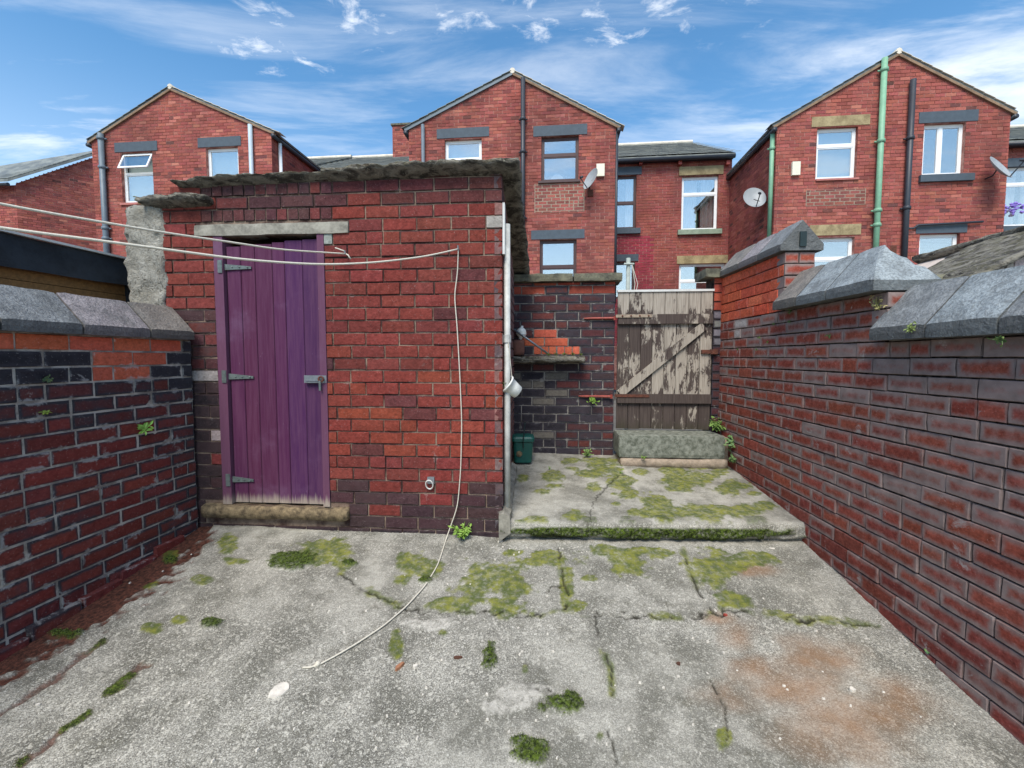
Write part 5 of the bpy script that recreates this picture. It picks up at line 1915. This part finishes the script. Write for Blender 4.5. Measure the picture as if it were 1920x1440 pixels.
q = HM.uz(1897, 392)
for k in range(40):
    a, b = rh.uniform(-.26, .26), rh.uniform(-.16, .16)
    c = HM.p(q[0] + a, -.05 + rh.uniform(-.04, .04), q[1] + b * (1 - abs(a)))
    mb.lathe([(.01, -.03), (.045, 0), (.01, .03)], Matrix.Translation(c) @ Matrix.Rotation(rh.random() * 3, 4, 'X'), 6)
mb.build('flower_spray', 'lilac', hr)

# --- left pair
wl = [(rect(HF, 228, 285, 287, 380), 'w', dict(transom=.60, fill='frost', open_top=True)),
      (rect(HF, 387, 276, 447, 345), 'w', dict(fill='frost'))]
uL, uR = HF.uz(176, 350)[0], HF.uz(510, 300)[0]
zl = HF.uz(174, 266)[1]; zr = HF.uz(510, 249)[1]; ua, za = HF.uz(321, 169)
hl = gable_house('brick house gable with an open top window above the outhouse roof', uL, uR, zl, zr, ua, za, wl, verge=('verge_mortar', 'verge_mortar'))
sgn(hl, HF, wl)
wall_trim(hl, HF, [(215, 266, 295, 284, 'dark_paint', 'lintel', .012), (371, 257, 452, 275, 'dark_paint', 'lintel', .012), (227, 380, 292, 384, 'pink_sill', 'window_sill', .04)])
um = HF.uz(199, 350)[0]
pipe(hl, [HF.p(um, -.08, 2.4), HF.p(um, -.08, HF.uz(194, 253)[1])], .07, 'verge_grey', collars=[HF.uz(199, y)[1] for y in (262, 316, 430, 449)])
um = HF.uz(473, 280)[0]
pipe(hl, [HF.p(um, -.06, 3.5), HF.p(um, -.06, HF.uz(473, 236)[1])], .055, 'pipe_pale')
pipe(hl, [HF.p(uR + .05, .3, 3.5), HF.p(uR + .05, .3, zr - .1)], .045, 'white_upvc')
main_range(hl, HM.uz(440, 350)[0], HM.uz(556, 350)[0] - .02, zt + .05, [], [])

# --- building turned at an angle, far left
corner = at(34, 420, 16.0)
ob = thing('end_terrace', 'brick end terrace with grey slate roof and a skylight behind the felt roofed shed', 'house')
of = Fr(corner[0], corner[1], math.radians(42))
ozt = of.uz(34, 345)[1]
OL = 2.6
rise_u = of.uz(172, 296)[1]
mb = MB(); mb.quad([of.p(0, .007, .6), of.p(OL, .007, .6), of.p(OL, .007, ozt + 1.9), of.p(0, .007, ozt)]); mb.build('mortar_core', 'mortar_house', ob)
brick_face(ob, of, 0, OL, 2.5, ozt + 1.9, clipu=lambda z: (0 if z < ozt else OL * (z - ozt) / 1.9, OL))
of2 = Fr(corner[0], corner[1], math.radians(-6))
mb = MB(); mb.quad([of2.p(-5, .007, .6), of2.p(0, .007, .6), of2.p(0, .007, ozt - .05), of2.p(-5, .007, ozt - .05)]); mb.build('mortar_core', 'mortar_house', ob)
brick_face(ob, of2, -5, 0, 2.5, ozt - .05)
mb = MB()
A0 = of2.p(-5.0, -.3, ozt - .05); A1 = of.p(-.15, -.25, ozt - .04); B1 = of.p(OL, -.12, ozt + 1.9); B0 = of2.p(-5.0, 3.2, ozt + 1.85)
mb.quad([A0, A1, B1, B0]); up = np.array([0, 0, .09]); mb.quad([A0 + up, A1 + up, B1 + up, B0 + up]); mb.quad([A0, A1, A1 + up, A0 + up]); mb.quad([A1, B1, B1 + up, A1 + up])
orf = mb.build('roof', 'slate', ob)
mb = MB(); mb.tube([A0 - up, A1 - up], .06, 8); mb.build('gutter', 'pipe_black', ob)


def onroof(a, b, h):
    return (A0 + up) * (1 - a) * (1 - b) + (A1 + up) * a * (1 - b) + (B1 + up) * a * b + (B0 + up) * (1 - a) * b + np.array([0, 0, h])


sl = MB(); row = 0
for t in np.arange(0, 1, .045):
    for k in range(26):
        x = (k + (row % 2) * .5) / 26
        if x > .985: continue
        sl.box(0, 1, 0, 1, 0, 1, tf=lambda a, b, c: onroof(min(1, x + a * .037), min(1, t + b * .052), .006 + c * .012 + (1 - b) * .02))
    row += 1
stuff(sl.build('slates', 'slate', orf))
mb = MB(); mb.box(0, 1, 0, 1, 0, 1, tf=lambda a, b, c: onroof(.62 + a * .14, .36 + b * .30, .03 + c * .07)); sk = mb.build('skylight', 'pipe_black', orf)
mb = MB(); mb.box(0, 1, 0, 1, 0, 1, tf=lambda a, b, c: onroof(.635 + a * .11, .40 + b * .22, .102 + c * .01)); mb.build('pane', 'glass', sk)

# ------------------------------------------------------------------ neighbours' outbuildings
fs_ = thing('timber_shed', 'timber shed with black felt roof edge behind the left yard wall', 'shed')
TF = Fr(-2.9 - .1157 * 2.5, 0, math.pi / 2 - math.atan(.1157))
tz1 = TF.uz(0, 435)[1]; tz0 = TF.uz(0, 497)[1]
mb = MB()
nU = 40
Us = np.linspace(.6, 3.42, nU)
for a, b in zip(Us[:-1], Us[1:]):
    f = lambda u: (vn(u * 5, 0, 3) - .5) * .02
    g_ = lambda u: (vn(u * 4, 7, 4) - .5) * .03
    mb.quad([TF.p(a, -.03 + f(a), tz0 + g_(a)), TF.p(b, -.03 + f(b), tz0 + g_(b)), TF.p(b, -.01 + f(b) * .5, tz1), TF.p(a, -.01 + f(a) * .5, tz1)])
    mb.quad([TF.p(a, -.01 + f(a) * .5, tz1), TF.p(b, -.01 + f(b) * .5, tz1), TF.p(b, 1.6, tz1 + .25), TF.p(a, 1.6, tz1 + .25)])
mb.quad([TF.p(3.42, -.01, tz0), TF.p(3.42, 1.6, tz0), TF.p(3.42, 1.6, tz1 + .25), TF.p(3.42, -.01, tz1)])
mb.build('felt_roof', 'felt', fs_)
mb = MB(); fbox(mb, TF, .6, 3.43, -.03, .0, tz1 + .002, tz1 + .016); mb.build('edge_trim', 'pale_trim', fs_)
z = tz0 + .06
for k in range(6):
    mb = MB(); fbox(mb, TF, .6, 3.36, .03 - .004 * (k % 2), .05, z - .125, z - .004); mb.build('board', 'timber', fs_); z -= .125
mb = MB(); fbox(mb, TF, 3.30, 3.40, .0, .06, z, tz0 + .03); mb.build('corner_post', 'felt', fs_)
mb = MB(); fbox(mb, TF, .6, 3.36, .052, .07, .3, tz0 + .08); mb.build('inner_wall', 'felt', fs_)

nb = thing('outhouse', 'whitewashed outhouse with ragged stone roof edge behind the right yard wall', 'outhouse')
NF = Fr(0, 3.25, math.atan(-.077))
ua_, zc_ = NF.uz(1815, 524); ub_, zd_ = NF.uz(1960, 452)
sl_ = (zd_ - zc_) / (ub_ - ua_)
un0 = ua_ - .1; upk = ub_ + .35; un1 = upk + (upk - un0)
ntop = lambda u: zc_ - .035 + sl_ * (u - ua_ if u < upk else 2 * upk - u - ua_)
for b in courses(un0, un1, 1.5, ntop(upk), ZREF, clipu=lambda z: (un0 + max(0, (z - ntop(un0)) / sl_), un1 - max(0, (z - ntop(un0)) / sl_)), bond=.1, r=rh):
    lay_brick(nb, 'shed_brick', NF, b, (*vary(mixc(lin(190, 172, 162), RED, rh.choice([0, 0, .1, .7])), rh), .05), rh)
mb = MB()
out = [(un0, .6), (un1, .6), (un1, ntop(un1)), (upk, ntop(upk)), (un0, ntop(un0))]
mb.quad([NF.p(u, .012, z) for u, z in out]); mb.quad([NF.p(u, 1.5, z) for u, z in out][::-1])
for (p, q) in zip(out, out[1:] + out[:1]):
    mb.quad([NF.p(p[0], .012, p[1]), NF.p(p[0], 1.5, p[1]), NF.p(q[0], 1.5, q[1]), NF.p(q[0], .012, q[1])])
mb.build('mortar_core', 'whitewash', nb)


class _F:
    pass


nfl = 4
for side in (0, 1):
    for k in range(nfl):
        L_ = (upk - un0 + .08) / nfl
        a = un0 - .06 + k * L_; b = a + L_ + .02
        ff = _F()
        if side == 0:
            ff.p = lambda u, y, z: NF.p(u, y, z + sl_ * (u - ua_))
        else:
            ff.p = lambda u, y, z: NF.p(2 * upk - u, y, z + sl_ * (u - ua_))
        mb = MB()
        lumpy_box(mb, ff, a, b, -.07, 1.5 if side else .9, zc_ - .03 + .010 * (k % 2), zc_ + .016 + .010 * (k % 2), 400 + k + side * 9, .012, .05, 11)
        weld(mb.build('roof_flag', 'flagstone', nb))
# dark cap of the wall beyond
mb = MB()
WF = Fr(0, 3.6, math.atan(-.077))
a = WF.uz(1700, 522)[0]; b = WF.uz(1846, 522)[0]; z1_ = WF.uz(1780, 516)[1]
lumpy_box(mb, WF, a, b, -.05, .2, z1_ - .07, z1_, 91, .008, .05, 10)
cw = thing('boundary_wall', 'low brick boundary wall with dark flat cap beyond the pyramid coping', 'wall')
weld(mb.build('cap_stone', 'gate_cap_stone', cw))
mb = MB(); fbox(mb, WF, a + .05, b - .03, .011, .16, .4, z1_ - .072); mb.build('mortar_core', 'mortar_right', cw)
for bb_ in courses(a + .05, b - .03, 1.6, z1_ - .072, ZREF, bond=.1, r=rh):
    lay_brick(cw, 'right_brick', WF, bb_, (*vary(MAR, rh), .4), rh)

# ------------------------------------------------------------------ washing lines
def line_pts(P0, P1, marks, zend):
    """points of a line in the vertical plane P0-P1, its height read at marks; ends at P1"""
    P0 = np.asarray(P0, float); P1 = np.asarray(P1, float)
    d = P1[:2] - P0[:2]
    T, Zs = [0.0], [P0[2]]
    nrm = np.array([-d[1], d[0], 0])
    for (px, py) in marks:
        r = ray(px, py)
        k = ((np.array([*P0[:2], 0]) - np.array([0, 0, 0])) @ nrm) / (r @ nrm)
        q = C_ + r * k
        t = ((q[:2] - P0[:2]) @ d) / (d @ d)
        T.append(t); Zs.append(q[2])
    T.append(1.0); Zs.append(zend)
    tt_ = np.linspace(0, 1, 60)
    # smooth piecewise curve
    zz = np.interp(tt_, T, Zs)
    for _ in range(6):
        zz[1:-1] = (zz[:-2] + 2 * zz[1:-1] + zz[2:]) / 4
    return [np.array([*(P0[:2] + d * t), z]) for t, z in zip(tt_, zz)]


PB = LW.p(.45, .10, 0)
h1u, h1z = SF.uz(652, 478); h2u, h2z = SF.uz(861, 469)
H1 = SF.p(h1u, -.03, h1z); H2 = SF.p(h2u, -.03, h2z)
mb = MB()
L1 = line_pts(H1, [PB[0] + .03, PB[1], 0], [(520, 468), (420, 452), (330, 440), (200, 418), (100, 401), (0, 383)], 2.20)
mb.tube(L1, .0055, 6)
tl = [SF.p(h1u, -.03, h1z), SF.p(h1u + .02, -.04, h1z - .01), SF.p(h1u + .035, -.035, h1z - .035)]
mb.tube(tl, .005, 6)
tl = [SF.p(h1u, -.03, h1z), SF.p(h1u + .0, -.04, h1z + .015), SF.p(h1u - .06, -.05, h1z + .035)]
mb.tube(tl, .004, 6)
tag(mb.build('washing_line', 'rope', smooth=True), 'upper white washing line tied to a hook right of the purple door', 'washing line')
mb = MB()
L2 = line_pts(H2, [PB[0] + .03, PB[1], 0], [(800, 481), (700, 493), (600, 497), (450, 487), (300, 466), (200, 453), (100, 440), (0, 428)], 2.05)
mb.tube(L2, .0055, 6)
tail = [H2]
for (px, py) in ((858, 510), (852, 555), (857, 610), (862, 700), (866, 790), (864, 880), (858, 950)):
    u, z = SF.uz(px, py, -.02); tail.append(SF.p(u, -.02, z))
for (px, py) in ((838, 1010), (822, 1062), (798, 1102), (762, 1142), (720, 1178), (672, 1210), (630, 1235), (598, 1252), (588, 1256), (596, 1250), (584, 1257), (568, 1257)):
    q = on_ground(px, py); tail.append(q + np.array([0, 0, .014]))
T_ = np.arange(len(tail)); tt_ = np.linspace(0, len(tail) - 1, 110)
A_ = np.array(tail)
C3 = np.stack([np.interp(tt_, T_, A_[:, k]) for k in range(3)], -1)
for _ in range(2):
    C3[1:-1] = (C3[:-2] + 2 * C3[1:-1] + C3[2:]) / 4
mb.tube(list(C3), .0038, 6)
q = on_ground(596, 1251) + np.array([0, 0, .016])
mb.lathe([(.002, -.012), (.012, -.004), (.012, .005), (.002, .012)], Matrix.Translation(q) @ Matrix.Rotation(1.5, 4, 'Y'), 8)
tag(mb.build('washing_line', 'rope', smooth=True), 'lower white washing line with loose end hanging down the bricks onto the concrete', 'washing line')
mb = MB()
for H in (H1, H2):
    mb.tube([H - SF.y * -.04, H - SF.y * .01, H + np.array([0, 0, .02]) - SF.y * .012], .005, 6)
mb.build('line_hook', 'galvanised', shed)
mb = MB(); mb.tube([(PB[0], PB[1], 1.90), (PB[0], PB[1], 2.28)], .022, 10); mb.tube([(PB[0], PB[1], 2.28), (PB[0], PB[1], 2.30)], .03, 10)
tag(mb.build('line_post', 'galvanised'), 'short steel post on the left wall coping holding the washing lines', 'post')

# ------------------------------------------------------------------ ledge, block, bottle, stick, pot, caddy
a, z = GW.uz(955, 676, -.12); b, _ = GW.uz(1096, 676, -.06)
zt_ = GW.uz(1020, 668, -.1)[1]
lg = thing('stone_ledge', 'mossy stone ledge sticking out of the blackened wall beside the outhouse', 'ledge')
mb = MB(); lumpy_box(mb, GW, .0, b, -.17, .04, zt_ - .055, zt_, 95, .014, .022, 12, edge_r=.012)
weld(mb.build('slab', 'flagstone', lg))
mb = MB(); lumpy_box(mb, GW, .015, .125, -.135, -.03, zt_ + .006, zt_ + .155, 96, .004, .03, 10)
tag(weld(mb.build('block', 'brown_block')), 'small brown block standing on the mossy ledge', 'block')
mb = MB()
q = GW.uz(976, 632, -.085)
M = Matrix.Translation(GW.p(q[0], -.085, zt_ + .158)) @ Matrix.Rotation(.12, 4, 'Y')
mb.lathe([(.018, .0), (.020, .02), (.036, .035), (.050, .05), (.050, .058), (.046, .062), (.049, .068), (.043, .085), (.036, .098), (.022, .108), (.012, .115), (.011, .130), (.002, .132)], M, 16)
lt = mb.build('garden_light', 'white_plastic', smooth=True)
tag(lt, 'pale domed garden light sitting on the brown block', 'garden light')
mb = MB()
a0 = GW.uz(964, 618, -.10); a1 = GW.uz(1030, 669, -.10)
mb.tube([GW.p(a0[0], -.135, a0[1]), GW.p(a1[0], -.09, zt_ + .016)], .010, 8)
tag(mb.build('metal_rod', 'galvanised', smooth=True), 'grey metal rod leaning across the brown block on the ledge', 'rod')

pot = thing('hanging_pot', 'white plastic pot hanging tilted from the white drainpipe', 'pot')
cp = at(961, 728, 2.93)
M = Matrix.Translation(cp) @ Matrix.Rotation(math.radians(-52), 4, 'Y') @ Matrix.Rotation(math.radians(14), 4, 'X')
mb = MB(); mb.lathe([(.040, -.048), (.043, -.046), (.050, .0), (.058, .042), (.064, .043), (.064, .054), (.057, .054), (.047, .0), (.038, -.036), (.002, -.036)], M, 24)
mb.build('bowl', 'white_plastic', pot, smooth=True)
mb = MB()
hk = np.array([pc[0] + .01, pc[1] - .026, at(948, 643, 2.9)[2]])
e1 = np.array(M @ Vector((.0, .055, .05))); e2 = np.array(M @ Vector((.05, -.02, .05)))
mb.tube([hk, e1], .0042, 6); mb.tube([hk, (hk + e2) / 2, e2], .0022, 6)
mb.build('cord', 'rope', pot)

cad = thing('food_caddy', 'dark green lidded food waste caddy on the slab against the outhouse', 'caddy')
cz = plat_z(4.02) + .012
cc = Vector((.100, 4.02, cz))


def rbox_loop(wx, wy, z, r=.03, n=5):
    pts = []
    for (sx, sy, a0) in ((1, 1, 0), (-1, 1, 90), (-1, -1, 180), (1, -1, 270)):
        for k in range(n):
            t = math.radians(a0 + 90 * k / (n - 1))
            pts.append((sx * (wx - r) + r * math.cos(t), sy * (wy - r) + r * math.sin(t), z))
    return pts


def loft(mb, loops, off, cap=True):
    n = len(loops[0])
    for a, b in zip(loops[:-1], loops[1:]):
        for k in range(n):
            j = (k + 1) % n
            mb.quad([tuple(np.array(p) + off) for p in (a[k], a[j], b[j], b[k])])
    if cap:
        mb.quad([tuple(np.array(p) + off) for p in loops[-1]]); mb.quad([tuple(np.array(p) + off) for p in loops[0][::-1]])


mb = MB(); loft(mb, [rbox_loop(.078, .07, 0), rbox_loop(.080, .072, .006), rbox_loop(.092, .082, .185), rbox_loop(.094, .084, .19)], np.array(cc))
mb.build('body', 'bin_green', cad)
mb = MB(); loft(mb, [rbox_loop(.100, .09, .192), rbox_loop(.103, .093, .196), rbox_loop(.103, .093, .222), rbox_loop(.096, .086, .238), rbox_loop(.07, .06, .246)], np.array(cc))
mb.build('lid', 'bin_green', cad)
mb = MB(); mb.tube([np.array(cc) + q for q in (np.array([.0, -.098, .14]), np.array([.0, -.104, .20]), np.array([.004, -.10, .25]), np.array([.012, -.06, .32]), np.array([.02, -.01, .36]))], .006, 6)
mb.build('handle', 'bin_dark', cad)
mb = MB(); mb.lathe([(.028, 0), (.026, .004)], Matrix.Translation(np.array(cc) + np.array([-.035, -.084, .085])) @ Matrix.Rotation(math.pi / 2, 4, 'X'), 9)
mb.build('label_patch', 'sill_stone', cad)

# pole rising behind the gate
pz = thing('clothes_pole', 'pale wooden clothes pole with a small crossbar standing behind the gate', 'pole')
q = at(1178, 500, 5.0)
mb = MB(); mb.tube([(q[0], 5.0, .5), (q[0], 5.0, at(1178, 484, 5.0)[2])], .024, 8); mb.build('shaft', 'pole_wood', pz)
zc2 = at(1178, 496, 5.0)[2]
mb = MB(); mb.tube([(q[0] - .055, 4.97, zc2), (q[0] + .055, 4.97, zc2)], .012, 6); mb.build('crossbar', 'pole_wood', pz)
mb = MB()
for dx in (.04, .07):
    mb.tube([(q[0] + .03, 4.965, zc2), (q[0] + dx + .03, 4.97, zc2 - .22), (q[0] + .02, 4.97, zc2 - .6)], .004, 5)
mb.build('cord', 'rope', pz)


# ------------------------------------------------------------------ weeds
def weed(name, pos, n, spread, size, col, label, seed, up=(0, 0, 1), cat='weed', droop=.3, thin=.5, group=None):
    r = random.Random(seed)
    mb = MB()
    up = np.array(up, float); up /= np.linalg.norm(up)
    a = np.cross(up, [.3, .9, .1]); a /= np.linalg.norm(a); b = np.cross(up, a)
    pos = np.array(pos, float)
    nst = max(2, n // 6)
    for k in range(nst):
        t = r.uniform(0, 6.28); l = spread * r.uniform(.35, 1)
        out = a * math.cos(t) + b * math.sin(t)
        tip = pos + up * l * r.uniform(.5, 1.1) + out * l * r.uniform(.3, .9)
        midp = pos + up * l * .55 + out * l * .2
        mb.tube([pos, midp, tip], [.0022, .0018, .001], 4)
        m = max(2, n // nst)
        for j in range(m):
            f = r.uniform(.25, 1.05)
            base = (1 - f) ** 2 * pos + 2 * f * (1 - f) * midp + f * f * tip
            t2 = r.uniform(0, 6.28)
            d = a * math.cos(t2) + b * math.sin(t2) + up * r.uniform(-droop, .6)
            d /= np.linalg.norm(d)
            sd_ = np.cross(d, up + .2 * a); sd_ /= np.linalg.norm(sd_)
            nn = np.cross(sd_, d)
            L = size * r.uniform(.6, 1.2); W = L * thin * r.uniform(.8, 1.1)
            p0 = base; p3 = base + d * L - nn * L * .12
            p1 = base + d * L * .45 + sd_ * W * .5 + nn * L * .06; p2 = base + d * L * .45 - sd_ * W * .5 + nn * L * .06
            p4 = base + d * L * .8 + sd_ * W * .32; p5 = base + d * L * .8 - sd_ * W * .32
            c_ = base + d * L * .5 - nn * L * .03
            mb.quad([p0, p1, c_]); mb.quad([p0, c_, p2]); mb.quad([p1, p4, p3, c_]); mb.quad([c_, p3, p5, p2])
    o = mb.build(name, 'leaf')
    o.color = (*col, 1)
    return tag(o, label, cat, group)


GR = lin(84, 118, 58); GB_ = lin(112, 150, 56); GD = lin(58, 92, 62); GY = lin(150, 150, 80); GS_ = lin(70, 110, 72)
gq = lambda px, py: on_ground(px, py) + np.array([0, 0, .006])
weed('weed', gq(868, 1012), 110, .13, .032, GB_, 'leafy green weed at the foot of the outhouse by the loose rope', 1, up=(0, -.3, 1))
weed('weed', gq(1748, 1214), 44, .11, .042, GS_, 'round leaved weed at the foot of the right wall beside the rust stain', 2, up=(-.25, 0, 1), thin=.8)
weed('weed', gq(1808, 1276), 28, .09, .034, GS_, 'small sparse weed at the foot of the right wall below the round leaved one', 3, up=(-.3, -.2, 1), thin=.7)
weed('weed', gq(1574, 1058), 14, .055, .022, GR, 'tiny weed at the foot of the right wall just past the raised slab', 4, up=(-.3, 0, 1))
sq = lambda px, py, y, dy=0: GW.p(GW.uz(px, py, -y)[0], -y, GW.uz(px, py, -y)[1])
weed('weed', sq(1340, 806, .06), 110, .17, .045, GR, 'bushy weed growing at the gate foot behind the step end', 5, up=(.2, -.4, 1))
weed('weed', sq(1366, 832, .30), 60, .11, .038, GS_, 'pale weed sprouting from the broken end of the gate step', 6, up=(0, -.6, .6))
weed('weed', sq(1372, 866, .36), 60, .095, .034, GD, 'low weed on the slab below the broken step end', 7, up=(0, -.4, 1))
weed('weed', sq(1208, 862, .34), 14, .055, .028, GB_, 'single seedling in front of the gate step', 8)
weed('weed', sq(1100, 854, .06), 60, .11, .026, GR, 'spreading weed along the foot of the blackened wall', 9, up=(0, -.5, .7))
weed('weed', sq(1110, 748, .02), 60, .075, .028, GB_, 'green tuft growing from the wall by the lower red hinge pin', 10, up=(0, -1, -.2))
pq = lambda px, py: C_ + ray(px, py) * ((plat_z(0) - EYE) / (ray(px, py)[2] - .093 * ray(px, py)[1]))
weed('weed', pq(1162, 888), 16, .06, .022, GB_, 'little weed in the joint of the raised slab', 12)
weed('weed', pq(1030, 880), 10, .03, .018, GB_, 'tiny seedling on the raised slab near the green caddy', 13)
rq = lambda px, py, y=.0: RWF.p(RWF.uz(px, py, y)[0], y - .008, RWF.uz(px, py, y)[1])
wt = [(1487, 583, 26, .03, GD, 'dark green tuft under the coping beside the orange brickwork'), (1484, 602, 14, .02, GD, 'small dark tuft one course below the coping of the middle wall step'),
      (1454, 608, 18, .022, GD, 'dark tuft in the joint below the left end of the middle coping'), (1561, 628, 22, .022, GD, 'narrow dark tuft in a brick joint left of the lowest coping'),
      (1427, 633, 14, .02, GR, 'tuft below the white paint runs on the right wall'), (1443, 640, 16, .02, GR, 'slightly taller tuft beside the one below the white paint runs'),
      (1422, 655, 12, .018, GR, 'lowest tuft under the white paint runs on the right wall'), (1386, 655, 14, .02, GR, 'tuft at the gate end of the right wall joint')]
for k, (px, py, n, sp_, c, lab) in enumerate(wt):
    weed('wall_tuft', rq(px, py), n, sp_, .014, c, lab, 40 + k, up=(-1, 0, -.2), cat='wall plant')
weed('wall_tuft', rq(1713, 620, -.07), 46, .040, .016, lin(128, 140, 84), 'pale green tuft on the lip of the lowest coping', 60, up=(-.8, -.2, .6), cat='wall plant')
weed('wall_tuft', rq(1886, 632, -.07), 30, .036, .016, GD, 'dark tuft hanging under the lowest coping', 61, up=(-.8, -.1, -.5), cat='wall plant')
weed('dry_plant', rq(1650, 580, .02), 70, .085, .016, lin(150, 132, 92), 'dry brown plant in the gap between the two lower copings', 62, up=(-.6, -.6, .6), cat='wall plant')
lq = lambda px, py: LW.p(LW.uz(px, py)[0], -.006, LW.uz(px, py)[1])
weed('weed', lq(266, 806), 26, .045, .042, lin(120, 170, 70), 'bright green star shaped weed growing out of the left brick wall', 70, up=(.8, -.4, .5), thin=.35)
weed('weed', lq(86, 776), 12, .035, .022, lin(140, 160, 60), 'yellow green sprout in the left wall below the dark fern tuft', 71, up=(.5, 0, .9))
weed('weed', lq(84, 712), 24, .035, .022, lin(60, 96, 84), 'dark blue green fern tuft in the left wall joint', 72, up=(.8, 0, -.1))
weed('moss_sprig', SF.p(SF.uz(258, 383)[0], .03, 2.655), 60, .06, .02, lin(150, 130, 60), 'yellowish sprigs on top of the rendered pier', 73, cat='wall plant')
u_ = GW.uz(1060, 668, -.1)[0]
for k in range(5):
    weed('ledge_plant', GW.p(u_ - .16 + k * .075, -.12 + .03 * (k % 2), zt_ + .004), 30, .04, .02, lin(126, 140, 74), ['creeping plant on the mossy ledge next to the rod foot', 'low plant on the mossy ledge just past the rod foot', 'creeping plant midway along the open half of the mossy ledge', 'leafy plant on the mossy ledge below the last upright orange brick', 'bushier plant spilling over the outer end of the mossy ledge'][k], 80 + k, cat='wall plant', group='plants along the ledge')
weed('weed', np.array(M @ Vector((0, 0, .05))), 26, .04, .024, GR, 'green sprig growing out of the hanging white pot', 90, up=(-.7, -.1, .5))

# ------------------------------------------------------------------ litter on the concrete
def chip(px, py, L, W, H, m, name, label, cat, seed, rot=0.0, group=None):
    q = on_ground(px, py)
    r = random.Random(seed)
    mb = MB()
    n = 9
    top = []; bot = []
    for k in range(n):
        t = 2 * math.pi * k / n
        f = r.uniform(.75, 1.1)
        top.append((L / 2 * math.cos(t) * f * .9, W / 2 * math.sin(t) * f * .9, H * r.uniform(.75, 1.1)))
        bot.append((L / 2 * math.cos(t) * f, W / 2 * math.sin(t) * f, -.004))
    M_ = Matrix.Translation(q + np.array([0, 0, .004])) @ Matrix.Rotation(math.atan(GS), 4, 'X') @ Matrix.Rotation(rot, 4, 'Z')
    T = lambda p: M_ @ Vector(p)
    mb.quad([T(p) for p in top])
    for k in range(n):
        j = (k + 1) % n
        mb.quad([T(bot[k]), T(bot[j]), T(top[j]), T(top[k])])
    return tag(mb.build(name, m), label, cat, group)


chip(525, 1297, .095, .075, .012, 'pale_chip', 'stone_flake', 'large cream stone flake lying on bare concrete', 'stone', 3, .6)
chip(750, 1252, .055, .022, .012, 'wood_chip', 'wood_chip', 'tan wood chip lying beside a white pebble', 'wood chip', 4, 1.0)
chip(779, 1253, .022, .018, .012, 'pale_chip', 'pebble', 'white pebble beside the tan wood chip', 'pebble', 5)
chip(858, 1236, .045, .014, .01, 'dark_wood', 'wood_chip', 'dark brown sliver of wood on the concrete', 'wood chip', 6, .1)
chip(1597, 1298, .030, .026, .016, 'pale_chip', 'pebble', 'white stone chip on the rust stain', 'pebble', 7)
chip(1470, 1290, .016, .014, .008, 'pale_chip', 'pebble', 'smaller pale chip left of the white stone on the rust stain', 'pebble', 8)
chip(938, 1016, .04, .014, .006, 'pale_chip', 'pebble', 'thin pale flake at the outhouse corner by the slab', 'pebble', 9, .3)
chip(1448, 1031, .05, .016, .008, 'pale_chip', 'pebble', 'long pale flake at the foot of the raised slab', 'pebble', 10, -.5)
chip(1360, 1155, .022, .010, .008, 'red_paint', 'plastic_scrap', 'tiny red scrap beside the crack', 'scrap', 11, -.4)
chip(72, 1326, .02, .016, .01, 'pale_chip', 'pebble', 'white pebble near the mossy groove by the left wall', 'pebble', 12)
chip(1272, 1247, .022, .02, .008, 'dark_wood', 'stone_chip', 'dark chip alone on the pale concrete left of the rust stain', 'pebble', 13)
rc = random.Random(77)
mb = MB()
for k in range(420):
    if k < 200:
        t = rc.random(); px = 1520 + 400 * t + rc.gauss(-14, 12); py = 1026 + 345 * t + rc.gauss(0, 8)
    elif k < 260:
        px = rc.uniform(900, 1500); py = 1026 + abs(rc.gauss(0, 6))
    else:
        px = rc.uniform(60, 1800); py = rc.uniform(1040, 1430)
    q = on_ground(px, py)
    if q[0] > RW(q[1]) - .01 or q[0] < -2.3: continue
    s0 = rc.uniform(.0025, .0065)
    a = rc.random() * 3
    mb.box(-1, 1, -1, 1, -.5, .8, tf=lambda x, y, z: (q[0] + s0 * (x * math.cos(a) - y * .7 * math.sin(a)) * (1 - .25 * (z > 0)), q[1] + s0 * (x * math.sin(a) + y * .7 * math.cos(a)) * (1 - .25 * (z > 0)), q[2] + .006 + s0 * z))
o = mb.build('grit', 'pale_chip')
tag(o, 'scattered pale grit and crumbs over the concrete floor', 'grit', kind='stuff')
